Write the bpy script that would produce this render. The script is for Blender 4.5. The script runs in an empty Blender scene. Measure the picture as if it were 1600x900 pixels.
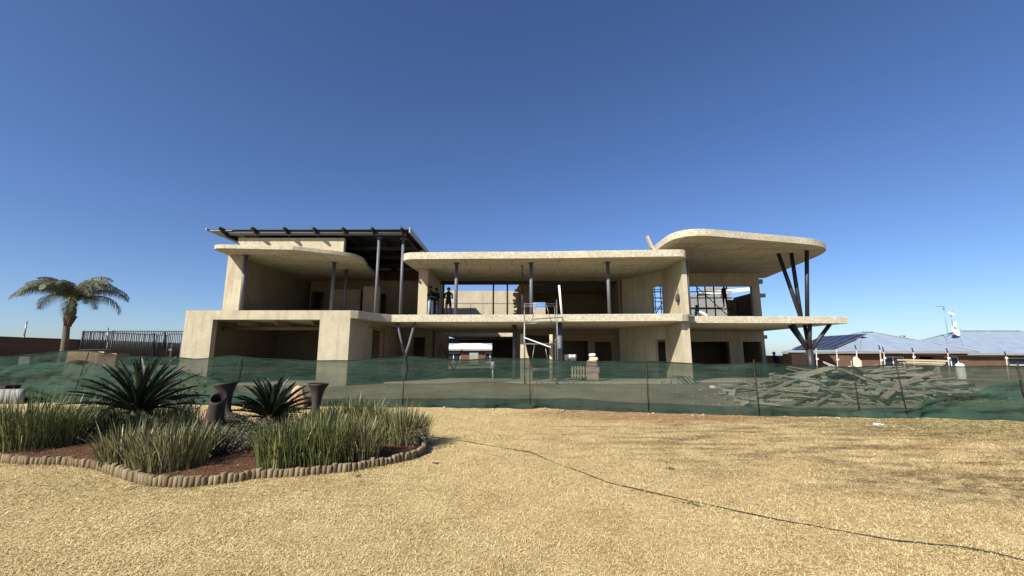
import bpy, bmesh, math, random
import numpy as np
from mathutils import Vector, Matrix, noise as mnoise
rng = random.Random(7)
S = bpy.context.scene
COL = S.collection
R = math.radians
# ------------------------------------------------------------------ camera
F, CX, CY = 650.0, 800.0, 450.0           # photo pixels
CAMH, PITCH = 1.6, R(9.26)
cp, sp = math.cos(PITCH), math.sin(PITCH)
def ray(px, py):
    r = (px-CX)/F; u = (CY-py)/F
    fw = cp - sp*u; up = sp + cp*u
    return r/fw, up/fw                    # X per metre of Y, Z per metre of Y
def at(px, py, Y):
    a, b = ray(px, py); return Vector((a*Y, Y, CAMH+b*Y))
def gp(px, py, z=0.0):
    a, b = ray(px, py); Y = (z-CAMH)/b; return Vector((a*Y, Y, z))
cam = bpy.data.cameras.new('camera'); co = bpy.data.objects.new('camera', cam); COL.objects.link(co)
co.location = (0, 0, CAMH); co.rotation_euler = (R(90)+PITCH, 0, 0)
cam.sensor_width = 36; cam.lens = 36*F/1600; cam.clip_end = 6000; cam.clip_start = 0.05
S.camera = co
# ------------------------------------------------------------------ light
SUN_EL, SUN_AZ = R(37), R(40)             # sun behind the camera to the left
sunv = Vector((-math.sin(SUN_AZ)*math.cos(SUN_EL), -math.cos(SUN_AZ)*math.cos(SUN_EL), math.sin(SUN_EL)))
w = bpy.data.worlds.new('World'); S.world = w; w.use_nodes = True
nt = w.node_tree; bg = nt.nodes['Background']
sky = nt.nodes.new('ShaderNodeTexSky'); sky.sky_type = 'NISHITA'; sky.sun_disc = False
sky.sun_elevation = SUN_EL; sky.sun_rotation = math.pi+SUN_AZ
sky.altitude = 1500; sky.air_density = 1.0; sky.dust_density = 2.4; sky.ozone_density = 5.0
hs = nt.nodes.new('ShaderNodeHueSaturation'); hs.inputs['Hue'].default_value = .508; hs.inputs['Saturation'].default_value = 1.08
nt.links.new(sky.outputs[0], hs.inputs['Color']); nt.links.new(hs.outputs[0], bg.inputs[0]); bg.inputs[1].default_value = 0.078
sl = bpy.data.lights.new('sun', 'SUN'); sl.energy = 4.8; sl.angle = R(0.53); sl.color = (1, .955, .85)
so = bpy.data.objects.new('sun', sl); COL.objects.link(so); so.rotation_euler = (-sunv).to_track_quat('-Z', 'Y').to_euler()
so.location = (-8, -8, 12)
S.view_settings.view_transform = 'Standard'; S.view_settings.look = 'None'
S.view_settings.exposure = 0.85; S.view_settings.gamma = 1.0; S.view_settings.use_curve_mapping = False
S.render.engine = 'CYCLES'
S.cycles.max_bounces = 6; S.cycles.diffuse_bounces = 1; S.cycles.transparent_max_bounces = 12
S.cycles.use_denoising = True
# ------------------------------------------------------------------ materials
def lin(c):
    return tuple((x/12.92 if x <= .04045 else ((x+.055)/1.055)**2.4) for x in c)
class NT:
    def __init__(s, name):
        s.m = bpy.data.materials.new(name); s.m.use_nodes = True
        s.t = s.m.node_tree; s.b = s.t.nodes['Principled BSDF']; s.out = s.t.nodes['Material Output']
    def n(s, typ, **kw):
        d = s.t.nodes.new(typ)
        for k, v in kw.items():
            if k.startswith('i_'):
                key = k[2:]
                key = int(key) if key.isdigit() else key.replace('_', ' ')
                d.inputs[key].default_value = v
            else: setattr(d, k, v)
        return d
    def l(s, a, b): s.t.links.new(a, b)
    def pos(s): return s.n('ShaderNodeNewGeometry').outputs['Position']
    def obj(s): return s.n('ShaderNodeTexCoord').outputs['Object']
    def noise(s, vec, scale, detail=4, rough=.55):
        d = s.n('ShaderNodeTexNoise', i_Scale=scale, i_Detail=detail, i_Roughness=rough); s.l(vec, d.inputs['Vector']); return d.outputs['Fac']
    def ramp(s, fac, stops):
        d = s.n('ShaderNodeValToRGB'); cr = d.color_ramp
        while len(cr.elements) < len(stops): cr.elements.new(.5)
        for e, (p, c) in zip(cr.elements, stops):
            e.position = p; e.color = (*c, 1) if len(c) == 3 else c
        s.l(fac, d.inputs[0]); return d.outputs['Color']
    def mix(s, fac, a, b, blend='MIX'):
        d = s.n('ShaderNodeMix', data_type='RGBA', blend_type=blend)
        for sock, v in ((d.inputs['Factor'], fac), (d.inputs[6], a), (d.inputs[7], b)):
            if isinstance(v, bpy.types.NodeSocket): s.l(v, sock)
            elif isinstance(v, (int, float)): sock.default_value = v
            else: sock.default_value = (*v, 1)
        return d.outputs[2]
    def math(s, op, a, b=0.0, clamp=False):
        d = s.n('ShaderNodeMath', operation=op, use_clamp=clamp)
        for sock, v in ((d.inputs[0], a), (d.inputs[1], b)):
            if isinstance(v, bpy.types.NodeSocket): s.l(v, sock)
            else: sock.default_value = v
        return d.outputs[0]
    def scale(s, vec, sc):
        d = s.n('ShaderNodeMapping'); d.inputs['Scale'].default_value = sc; s.l(vec, d.inputs[0]); return d.outputs[0]
    def bump(s, h, strength=.3, dist=.02):
        d = s.n('ShaderNodeBump', i_Strength=strength, i_Distance=dist); s.l(h, d.inputs['Height']); s.l(d.outputs[0], s.b.inputs['Normal'])
    def base(s, c, rough=.9, metal=0.0, spec=.3):
        if isinstance(c, bpy.types.NodeSocket): s.l(c, s.b.inputs['Base Color'])
        else: s.b.inputs['Base Color'].default_value = (*c, 1)
        s.b.inputs['Roughness'].default_value = rough; s.b.inputs['Metallic'].default_value = metal
        s.b.inputs['Specular IOR Level'].default_value = spec
M = {}
def speck(name, c1, c2, scale=6, fine=60, rough=.9, bump=.25, spec=.25, metal=0.0, fine_amt=.5, dist=.01):
    k = NT(name); p = k.pos()
    n1 = k.noise(p, scale, 5, .6); n2 = k.noise(p, fine, 3, .6)
    f = k.math('ADD', k.math('MULTIPLY', n1, 1-fine_amt), k.math('MULTIPLY', n2, fine_amt))
    k.base(k.ramp(f, [(.32, c1), (.66, c2)]), rough, metal, spec)
    if bump: k.bump(n2, bump, dist)
    M[name] = k.m; return k
# plaster of the walls: blotchy sandy cement
k = NT('sand_plaster'); p = k.pos()
n1 = k.noise(p, .9, 5, .65); n2 = k.noise(p, 5, 5, .7); n3 = k.noise(p, 45, 3, .6)
streak = k.noise(k.scale(p, (3.5, 3.5, .35)), 1.2, 4, .6)
c = k.ramp(n1, [(.3, (.335, .29, .195)), (.7, (.485, .43, .305))])
c = k.mix(k.math('MULTIPLY', k.ramp(n2, [(.42, (0, 0, 0)), (.75, (1, 1, 1))]), .42), c, (.53, .46, .335))
c = k.mix(k.math('MULTIPLY', k.ramp(streak, [(.5, (0, 0, 0)), (.64, (1, 1, 1))]), .62), c, (.25, .205, .145))
vo = k.n('ShaderNodeTexVoronoi', i_Scale=.55); k.l(k.scale(p, (1, 1, 1.7)), vo.inputs['Vector']); vs_ = k.n('ShaderNodeSeparateXYZ'); k.l(vo.outputs['Color'], vs_.inputs[0])
c = k.mix(k.math('MULTIPLY', vs_.outputs[0], .45), c, (.30, .26, .185))
spz = k.ramp(k.noise(p, 13, 4, .7), [(.56, (0, 0, 0)), (.66, (1, 1, 1))]); c = k.mix(k.math('MULTIPLY', spz, .4), c, (.60, .55, .43))
c = k.mix(.2, c, k.ramp(n3, [(.3, (.2, .17, .11)), (.7, (.62, .55, .42))]))
k.base(c, .95, 0, .15); k.bump(k.math('ADD', n3, n2), .35, .012); M['plaster'] = k.m
# unpainted render and stock brick inside the shell, colour darkened to deepen indoor shade
k = NT('inner_render_shade'); p = k.pos()
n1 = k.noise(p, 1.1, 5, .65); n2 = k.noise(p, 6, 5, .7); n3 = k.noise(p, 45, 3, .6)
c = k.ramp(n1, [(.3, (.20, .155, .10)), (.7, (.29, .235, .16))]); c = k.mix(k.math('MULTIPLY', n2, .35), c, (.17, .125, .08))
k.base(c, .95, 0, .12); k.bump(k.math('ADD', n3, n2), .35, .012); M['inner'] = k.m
# raw slab concrete with board joints
k = NT('raw_concrete'); p = k.pos()
n1 = k.noise(p, 1.3, 5, .65); n2 = k.noise(p, 9, 5, .75); n3 = k.noise(p, 55, 3, .65)
c = k.ramp(n1, [(.3, (.42, .38, .27)), (.7, (.57, .525, .40))])
c = k.mix(k.math('MULTIPLY', k.ramp(n2, [(.46, (0, 0, 0)), (.56, (1, 1, 1))]), .62), c, (.24, .205, .14))
c = k.mix(.25, c, k.ramp(n3, [(.3, (.16, .135, .1)), (.7, (.66, .6, .48))]))
br = k.n('ShaderNodeTexBrick', i_Scale=1.0, i_Mortar_Size=.03, i_Mortar_Smooth=.3, i_Bias=0.0, i_Brick_Width=2.4, i_Row_Height=1.2)
br.inputs['Color1'].default_value = (.86, .86, .86, 1); br.inputs['Color2'].default_value = (1, 1, 1, 1); br.inputs['Mortar'].default_value = (.42, .36, .29, 1)
k.l(p, br.inputs['Vector'])
nz = k.n('ShaderNodeSeparateXYZ'); k.l(k.n('ShaderNodeNewGeometry').outputs['Normal'], nz.inputs[0])
dn = k.math('LESS_THAN', nz.outputs[2], -.5)
c = k.mix(k.math('MULTIPLY', dn, .8), c, k.mix(1.0, c, br.outputs['Color'], 'MULTIPLY'))
k.base(c, .92, 0, .2); k.bump(k.math('ADD', n3, n2), .5, .02); M['concrete'] = k.m
speck('black_steel', (.012, .012, .014), (.03, .03, .033), 4, 40, .5, .05, .4)
speck('primed_steel', (.085, .088, .1), (.13, .135, .15), 3, 30, .55, .08, .4)
speck('galvanised', (.15, .15, .15), (.24, .24, .235), 8, 60, .4, .05, .5, .5)
speck('roof_sheet_grey', (.20, .20, .20), (.28, .28, .275), 2, 30, .5, .05, .4)
speck('soil', (.06, .029, .016), (.155, .078, .043), 7, 38, 1, 1.0, .1, dist=.05)
speck('pale_wood', (.36, .29, .185), (.52, .43, .30), 3, 40, .8, .15)
speck('grey_wood', (.26, .225, .175), (.48, .42, .33), 2, 30, .9, .3)
speck('dark_wood', (.07, .055, .04), (.16, .13, .095), 3, 40, .9, .3)
speck('rubble_concrete', (.30, .27, .22), (.5, .46, .38), 4, 40, 1, .5, .1)
speck('clay', (.026, .019, .017), (.066, .047, .039), 7, 50, .72, .5, .3, dist=.015)
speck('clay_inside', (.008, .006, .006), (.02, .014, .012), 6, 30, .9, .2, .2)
speck('white_paint', (.74, .74, .73), (.82, .82, .81), 3, 30, .5, .03)
speck('white_bag', (.6, .58, .54), (.76, .74, .7), 6, 40, .7, .2)
speck('pink_bag', (.42, .27, .235), (.55, .38, .34), 6, 40, .8, .2)
speck('sand_bag', (.62, .42, .25), (.74, .56, .38), 6, 40, .8, .2)
speck('dark_rubber', (.015, .012, .01), (.035, .028, .022), 6, 50, .7, .2)
speck('bark', (.075, .06, .045), (.17, .145, .11), 8, 40, .95, .6, .1, dist=.02)
speck('cut_boot', (.05, .04, .025), (.15, .115, .075), 10, 50, .95, .6, .1)
speck('stone', (.20, .17, .13), (.38, .34, .28), 8, 40, .95, .5)
speck('boulder', (.34, .18, .09), (.56, .42, .28), 5, 30, .95, .7, .1, dist=.04)
speck('grey_cement', (.17, .17, .17), (.28, .28, .275), 6, 40, .95, .4)
speck('solar_glass', (.010, .013, .028), (.02, .025, .045), 3, 20, .3, 0, .4)
speck('wet_trunk', (.03, .022, .015), (.07, .055, .04), 8, 40, .9, .5)
# timber log edging, vertical grain
k = NT('log_edging'); p = k.pos()
n1 = k.noise(k.scale(p, (14, 14, 2)), 2, 4, .6); n2 = k.noise(p, 2.0, 3)
isl = k.n('ShaderNodeNewGeometry').outputs['Random Per Island']
c = k.ramp(n1, [(.3, (.085, .062, .036)), (.7, (.25, .19, .115))])
c = k.mix(k.math('MULTIPLY', k.math('POWER', isl, 1.6), .9), c, (.29, .235, .155)); c = k.mix(k.math('MULTIPLY', n2, .5), c, (.14, .10, .055))
k.base(c, .95, 0, .1); k.bump(n1, .5, .02); M['edging'] = k.m
# bricks
def brick(name, c1, c2, mortar, vertical=True):
    k = NT(name); p = k.pos()
    x = k.n('ShaderNodeSeparateXYZ'); k.l(p, x.inputs[0])
    cb = k.n('ShaderNodeCombineXYZ'); k.l(k.math('ADD', x.outputs[0], x.outputs[1]), cb.inputs[0]); k.l(x.outputs[2], cb.inputs[1])
    br = k.n('ShaderNodeTexBrick', i_Scale=1.0, i_Mortar_Size=.008, i_Mortar_Smooth=.1, i_Brick_Width=.23, i_Row_Height=.085)
    br.inputs['Color1'].default_value = (*c1, 1); br.inputs['Color2'].default_value = (*c2, 1); br.inputs['Mortar'].default_value = (*mortar, 1)
    k.l(cb.outputs[0], br.inputs['Vector'])
    c = k.mix(k.math('MULTIPLY', k.noise(p, 1.5, 4), .45), br.outputs['Color'], (c1[0]*.6, c1[1]*.6, c1[2]*.6))
    k.base(c, .95, 0, .15); k.bump(br.outputs['Fac'], .5, -.01); M[name] = k.m
brick('brown_brick', (.115, .062, .040), (.16, .088, .055), (.13, .10, .075))
brick('red_brick', (.24, .115, .075), (.36, .20, .135), (.36, .30, .23))
brick('pale_block', (.42, .33, .25), (.52, .42, .33), (.5, .45, .37))
# corrugated roof sheeting of the neighbours
def sheeting(name, c1, c2):
    k = NT(name); o = k.obj(); p = k.pos()
    k.base(k.ramp(k.noise(p, 1.2, 4), [(.3, c1), (.7, c2)]), .45, 0, .5)
    wv = k.n('ShaderNodeTexWave', i_Scale=2.2, i_Distortion=0.0); wv.wave_type = 'BANDS'; wv.bands_direction = 'X'; k.l(o, wv.inputs[0])
    k.bump(wv.outputs['Fac'], .25, .03); M[name] = k.m
sheeting('pale_blue_roof', (.21, .26, .325), (.27, .325, .395))
sheeting('white_roof', (.66, .66, .66), (.76, .76, .76))
# leaves
def leaf(name, c1, c2, c3, trans=.25, rough=.5, spec=.35):
    k = NT(name); isl = k.n('ShaderNodeNewGeometry').outputs['Random Per Island']
    c = k.ramp(isl, [(0, c1), (.55, c2), (.93, c2), (1, c3)])
    k.base(c, rough, 0, spec)
    tr = k.n('ShaderNodeBsdfTranslucent'); k.l(c, tr.inputs[0]); mx = k.n('ShaderNodeMixShader'); mx.inputs[0].default_value = trans
    k.l(k.b.outputs[0], mx.inputs[1]); k.l(tr.outputs[0], mx.inputs[2]); k.l(mx.outputs[0], k.out.inputs[0]); M[name] = k.m
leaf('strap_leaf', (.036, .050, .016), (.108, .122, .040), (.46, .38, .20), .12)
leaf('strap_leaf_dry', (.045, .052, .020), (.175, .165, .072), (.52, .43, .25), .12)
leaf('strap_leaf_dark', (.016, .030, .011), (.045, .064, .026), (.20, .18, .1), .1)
leaf('cycad_leaf', (.007, .015, .006), (.018, .030, .012), (.06, .07, .03), .04, .45, .4)
leaf('palm_leaf', (.050, .062, .030), (.105, .115, .058), (.30, .25, .15), .2, .55)
leaf('shrub_leaf', (.055, .062, .032), (.12, .115, .06), (.24, .20, .13), .2, .6)
leaf('twig', (.10, .085, .06), (.19, .16, .12), (.3, .26, .2), 0, .9)
leaf('bed_litter', (.04, .026, .016), (.13, .09, .052), (.34, .27, .17), .05, .9)
# ---- dry lawn colour, shared between the turf sheet and the grass blades
def lawn_colour(k):
    p = k.pos()
    def blob(cx, cy, rx, ry, edge=.6):
        mp = k.n('ShaderNodeMapping'); mp.inputs['Location'].default_value = (-cx/rx, -cy/ry, 0); mp.inputs['Scale'].default_value = (1/rx, 1/ry, 0)
        k.l(p, mp.inputs[0])
        ln = k.n('ShaderNodeVectorMath', operation='LENGTH'); k.l(mp.outputs[0], ln.inputs[0])
        return k.math('SUBTRACT', 1.0, ln.outputs['Value'], True)
    big = k.noise(p, .35, 4, .6); mid = k.noise(p, 1.7, 5, .65); fine = k.noise(k.scale(p, (1, 1.6, 1)), 7, 4, .7); tiny = k.noise(p, 90, 2, .6)
    c = k.ramp(mid, [(.28, (.50, .375, .18)), (.72, (.65, .515, .272))])
    c = k.mix(k.math('MULTIPLY', k.ramp(big, [(.45, (0, 0, 0)), (.7, (1, 1, 1))]), .35), c, (.53, .385, .195))
    mot = k.ramp(k.noise(k.scale(p, (1, 1.3, 1)), 3.4, 5, .72), [(.5, (0, 0, 0)), (.68, (1, 1, 1))]); c = k.mix(k.math('MULTIPLY', mot, .32), c, (.36, .25, .115))
    # brown thatch streaks towards the right
    st = k.ramp(k.noise(k.scale(p, (.55, 1.5, 1)), 1.6, 5, .7), [(.44, (0, 0, 0)), (.62, (1, 1, 1))])
    m1 = k.math('MULTIPLY', k.math('MULTIPLY', blob(6.5, 8.6, 7.5, 4.4), 1.9, True), st)
    c = k.mix(k.math('MULTIPLY', m1, .85), c, (.215, .145, .072))
    # scorched patch
    s2 = k.math('MULTIPLY', k.math('MULTIPLY', blob(5.7, 5.5, 2.3, .95), 1.5, True), k.ramp(k.noise(k.scale(p, (1, 1.8, 1)), 3.2, 5, .75), [(.44, (0, 0, 0)), (.60, (1, 1, 1))]))
    c = k.mix(k.math('MULTIPLY', s2, .85), c, (.13, .09, .042))
    # bare red earth along the net
    s3 = k.math('MULTIPLY', k.math('MULTIPLY', blob(4.2, 12.0, 4.6, 1.7), 2.8, True), k.ramp(fine, [(.36, (0, 0, 0)), (.55, (1, 1, 1))]))
    c = k.mix(k.math('MULTIPLY', s3, .9), c, (.27, .15, .075))
    # green regrowth
    s4 = k.math('MULTIPLY', k.math('MULTIPLY', blob(10.5, 9.9, 5.0, 1.9), 2.2, True), k.ramp(fine, [(.42, (0, 0, 0)), (.60, (1, 1, 1))]))
    c = k.mix(k.math('MULTIPLY', s4, .85), c, (.12, .12, .04))
    s5 = k.math('MULTIPLY', blob(-4.6, 5.55, 4.2, .9), k.ramp(fine, [(.45, (0, 0, 0)), (.62, (1, 1, 1))]))
    c = k.mix(k.math('MULTIPLY', s5, .8), c, (.17, .155, .055))
    return c, fine, tiny, mid
k = NT('dry_lawn'); c, fine, tiny, mid = lawn_colour(k)
c = k.mix(.5, c, k.mix(1.0, c, k.ramp(tiny, [(.3, (.3, .27, .22)), (.62, (1.1, 1.1, 1.1))]), 'MULTIPLY'))
k.base(c, 1, 0, .05); k.bump(k.math('ADD', tiny, k.math('MULTIPLY', fine, 2.5)), .8, .02); M['lawn'] = k.m
k = NT('dry_blades'); c, fine, tiny, mid = lawn_colour(k)
isl = k.n('ShaderNodeNewGeometry').outputs['Random Per Island']
c = k.mix(1.0, c, k.ramp(isl, [(0, (.62, .58, .5)), (.5, (1.0, 1.0, 1.0)), (1, (1.28, 1.28, 1.3))]), 'MULTIPLY')
k.base(c, .8, 0, .2)
tr = k.n('ShaderNodeBsdfTranslucent'); k.l(c, tr.inputs[0]); mx = k.n('ShaderNodeMixShader'); mx.inputs[0].default_value = .2
k.l(k.b.outputs[0], mx.inputs[1]); k.l(tr.outputs[0], mx.inputs[2]); k.l(mx.outputs[0], k.out.inputs[0]); M['blades'] = k.m
# building-site soil
k = NT('site_soil'); p = k.pos()
n1 = k.noise(p, .45, 5, .65); n2 = k.noise(k.scale(p, (.5, 1.6, 1)), 2.5, 5, .7); n3 = k.noise(p, 40, 3, .6)
c = k.ramp(n1, [(.35, (.19, .125, .075)), (.62, (.30, .255, .185))])
c = k.mix(k.math('MULTIPLY', k.ramp(n2, [(.4, (0, 0, 0)), (.65, (1, 1, 1))]), .45), c, (.24, .16, .095))
c = k.mix(.2, c, k.ramp(n3, [(.3, (.12, .09, .06)), (.7, (.6, .54, .42))]))
k.base(c, 1, 0, .1); k.bump(k.math('ADD', n3, n2), .7, .04); M['site'] = k.m
k = NT('veld'); k.base(k.ramp(k.noise(k.pos(), .05, 5), [(.3, (.25, .18, .10)), (.7, (.38, .30, .18))]), 1, 0, .1); M['veld'] = k.m
# shade net: open green weave
def net_mat(name, lo, hi, c1, c2):
    k = NT(name); p = k.pos()
    n1 = k.noise(k.scale(p, (.35, .35, 2.2)), 1.4, 4, .6); n2 = k.noise(p, .5, 3)
    c = k.ramp(k.noise(p, 1.1, 4), [(.3, c1), (.7, c2)])
    wr = k.noise(k.scale(p, (.6, .6, 5)), 2.2, 5, .65); w2 = k.noise(k.scale(p, (2.5, 2.5, 4)), 1.7, 4, .6)
    bp = k.n('ShaderNodeBump', i_Strength=.9, i_Distance=.09); k.l(k.math('ADD', wr, k.math('MULTIPLY', w2, .6)), bp.inputs['Height'])
    df = k.n('ShaderNodeBsdfDiffuse'); k.l(c, df.inputs[0]); k.l(bp.outputs[0], df.inputs['Normal'])
    sx = k.n('ShaderNodeSeparateXYZ'); k.l(p, sx.inputs[0])
    grid = None
    for ax, per in ((0, .11), (2, .075)):
        g_ = k.math('LESS_THAN', k.math('FRACT', k.math('DIVIDE', sx.outputs[ax], per)), .22); grid = g_ if grid is None else k.math('MAXIMUM', grid, g_)
    dust = k.math('MULTIPLY', k.ramp(k.noise(k.scale(p, (.8, .8, 1.6)), 1.3, 5, .7), [(.5, (0, 0, 0)), (.7, (1, 1, 1))]), .35); c = k.mix(dust, c, (.10, .105, .075)); k.l(c, df.inputs[0])
    trl = k.n('ShaderNodeBsdfTranslucent'); k.l(c, trl.inputs[0])
    m1 = k.n('ShaderNodeMixShader'); m1.inputs[0].default_value = .3; k.l(df.outputs[0], m1.inputs[1]); k.l(trl.outputs[0], m1.inputs[2])
    tp = k.n('ShaderNodeBsdfTransparent'); mx = k.n('ShaderNodeMixShader')
    f = k.math('ADD', k.math('MULTIPLY', k.math('ADD', k.math('MULTIPLY', n1, .7), k.math('MULTIPLY', n2, .3)), (hi-lo)*2.2), lo-(hi-lo)*.6, True); f = k.math('ADD', f, k.math('MULTIPLY', grid, .04), True)
    k.l(f, mx.inputs[0]); k.l(tp.outputs[0], mx.inputs[1]); k.l(m1.outputs[0], mx.inputs[2]); k.l(mx.outputs[0], k.out.inputs[0])
    k.t.nodes.remove(k.b); M[name] = k.m
net_mat('shade_net', .64, .86, (.024, .048, .036), (.040, .068, .052))
net_mat('shade_net_fold', .35, .85, (.019, .047, .035), (.032, .066, .049))
net_mat('shade_net_bunched', .62, .95, (.036, .076, .055), (.058, .105, .078))
def flat(name, c, rough=.8, spec=.2):
    k = NT(name); n = k.noise(k.obj(), 9, 4)
    k.base(k.mix(k.math('MULTIPLY', n, .35), c, tuple(x*.6 for x in c)), rough, 0, spec); M[name] = k.m
flat('skin', (.16, .09, .06), .6); flat('dark_cloth', (.012, .012, .016)); flat('jeans', (.30, .36, .45)); flat('navy', (.02, .025, .05))
flat('cyan_cloth', (.18, .55, .62)); flat('grey_cloth', (.06, .06, .06)); flat('hair', (.01, .008, .007)); flat('shoe', (.02, .018, .016)); flat('blue_hat', (.03, .10, .35), .4)
# ------------------------------------------------------------------ building helpers
WL = {}                                    # world location of every container / part
def tag(o, label=None, cat=None, group=None, kind=None):
    if label: o['label'] = label
    if cat: o['category'] = cat
    if group: o['group'] = group
    if kind: o['kind'] = kind
    return o
def thing(name, loc, label, cat, group=None):
    o = bpy.data.objects.new(name, None); COL.objects.link(o); o.location = loc; o.empty_display_size = .2
    WL[o.name] = Vector(loc); return tag(o, label, cat, group)
def link(name, me, mats, parent=None, org=None):
    """me has world coordinates; move its origin to org (default: centre of its foot)."""
    for m in (mats if isinstance(mats, (list, tuple)) else [mats]): me.materials.append(M[m])
    n = len(me.vertices); a = np.empty(n*3, 'f'); me.vertices.foreach_get('co', a); a = a.reshape(-1, 3)
    if org is None:
        lo, hi = a.min(0), a.max(0); org = Vector(((lo[0]+hi[0])/2, (lo[1]+hi[1])/2, lo[2]))
    me.transform(Matrix.Translation(-Vector(org)))
    o = bpy.data.objects.new(name, me); COL.objects.link(o)
    o.location = Vector(org) - (WL[parent.name] if parent else Vector())
    if parent: o.parent = parent
    WL[o.name] = Vector(org); return o
def copy_thing(o, parent=None):
    c = o.copy(); COL.objects.link(c)
    if parent: c.parent = parent
    for ch in list(o.children): copy_thing(ch, c)
    return c
class MB:
    def __init__(s): s.v = []; s.f = []; s.sm = []; s.mi = []
    def add(s, vs, fs, smooth=False, mi=0):
        b = len(s.v); s.v += [tuple(v) for v in vs]
        for f in fs: s.f.append([i+b for i in f]); s.sm.append(smooth); s.mi.append(mi)
        return s
    def box(s, x0, x1, y0, y1, z0, z1, mi=0):
        v = [(x, y, z) for z in (z0, z1) for y in (y0, y1) for x in (x0, x1)]
        return s.add(v, [(0, 2, 3, 1), (4, 5, 7, 6), (0, 1, 5, 4), (2, 6, 7, 3), (0, 4, 6, 2), (1, 3, 7, 5)], mi=mi)
    def obox(s, c, dx, dy, dz, mat=None, jit=0, mi=0):
        m = mat or Matrix.Identity(3)
        v = []
        for z in (-.5, .5):
            for y in (-.5, .5):
                for x in (-.5, .5):
                    q = Vector((x*dx, y*dy, z*dz))
                    if jit: q += Vector((rng.uniform(-jit, jit), rng.uniform(-jit, jit), rng.uniform(-jit, jit)))
                    v.append(Vector(c) + m @ q)
        return s.add(v, [(0, 2, 3, 1), (4, 5, 7, 6), (0, 1, 5, 4), (2, 6, 7, 3), (0, 4, 6, 2), (1, 3, 7, 5)], mi=mi)
    def bar(s, a, b, w, h=None, mi=0):
        """square bar from a to b"""
        a, b = Vector(a), Vector(b); d = (b-a); L = d.length; q = d.to_track_quat('Y', 'Z').to_matrix()
        return s.obox((a+b)/2, w, L, h or w, q, mi=mi)
    def tube(s, pts, r, n=10, cap=True, mi=0):
        pts = [Vector(p) for p in pts]; rs = r if isinstance(r, (list, tuple)) else [r]*len(pts)
        vs, fs = [], []; up = None
        for i, p in enumerate(pts):
            t = (pts[min(i+1, len(pts)-1)] - pts[max(i-1, 0)]).normalized()
            if up is None: up = Vector((0, 0, 1)) if abs(t.z) < .9 else Vector((0, 1, 0))
            sd = t.cross(up).normalized(); up = sd.cross(t).normalized()
            for j in range(n):
                a = 2*math.pi*j/n; vs.append(p + (sd*math.cos(a)+up*math.sin(a))*rs[i])
        for i in range(len(pts)-1):
            for j in range(n): fs.append((i*n+j, i*n+(j+1) % n, (i+1)*n+(j+1) % n, (i+1)*n+j))
        s.add(vs, fs, True, mi)
        if cap:
            b = len(s.v)-len(vs)
            s.f.append([b+j for j in range(n)][::-1]); s.sm.append(False); s.mi.append(mi)
            s.f.append([b+(len(pts)-1)*n+j for j in range(n)]); s.sm.append(False); s.mi.append(mi)
        return s
    def lathe(s, prof, org, mat=None, n=24, mi=0, wob=0):
        m = mat or Matrix.Identity(3); vs, fs = [], []
        for i, (r, z) in enumerate(prof):
            for j in range(n):
                a = 2*math.pi*j/n; rr = r*(1+wob*mnoise.noise(Vector((math.cos(a)*1.3, math.sin(a)*1.3, z*4+org[0]))))
                vs.append(Vector(org) + m @ Vector((rr*math.cos(a), rr*math.sin(a), z)))
        for i in range(len(prof)-1):
            for j in range(n): fs.append((i*n+j, i*n+(j+1) % n, (i+1)*n+(j+1) % n, (i+1)*n+j))
        return s.add(vs, fs, True, mi)
    def prism(s, poly, z0, z1):
        n = len(poly); v = [(x, y, z0) for x, y in poly]+[(x, y, z1) for x, y in poly]
        f = [tuple(range(n))[::-1], tuple(range(n, 2*n))]+[(i, (i+1) % n, n+(i+1) % n, n+i) for i in range(n)]
        return s.add(v, f)
    def mesh(s, name):
        me = bpy.data.meshes.new(name); me.from_pydata(s.v, [], s.f)
        me.polygons.foreach_set('use_smooth', s.sm); me.polygons.foreach_set('material_index', s.mi); me.update(); return me
    def build(s, name, mats, parent=None, org=None): return link(name, s.mesh(name), mats, parent, org)
def bevel(o, wdt=.015, seg=2):
    b = o.modifiers.new('bevel', 'BEVEL'); b.width = wdt; b.segments = seg; b.limit_method = 'ANGLE'; b.angle_limit = R(40); return o
def fillet(poly, radii, seg=8):
    """round the corners of a polygon"""
    out = []; n = len(poly)
    for i, p in enumerate(poly):
        r = radii.get(i, 0)
        if not r: out.append(p); continue
        P = Vector(p); a = (Vector(poly[i-1])-P); b = (Vector(poly[(i+1) % n])-P)
        la, lb = min(r, a.length*.49), min(r, b.length*.49); A = P+a.normalized()*la; B = P+b.normalized()*lb
        for k_ in range(seg+1):
            t = k_/seg; q = A*(1-t)**2 + P*2*t*(1-t) + B*t*t; out.append((q.x, q.y))
    return out
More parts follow.
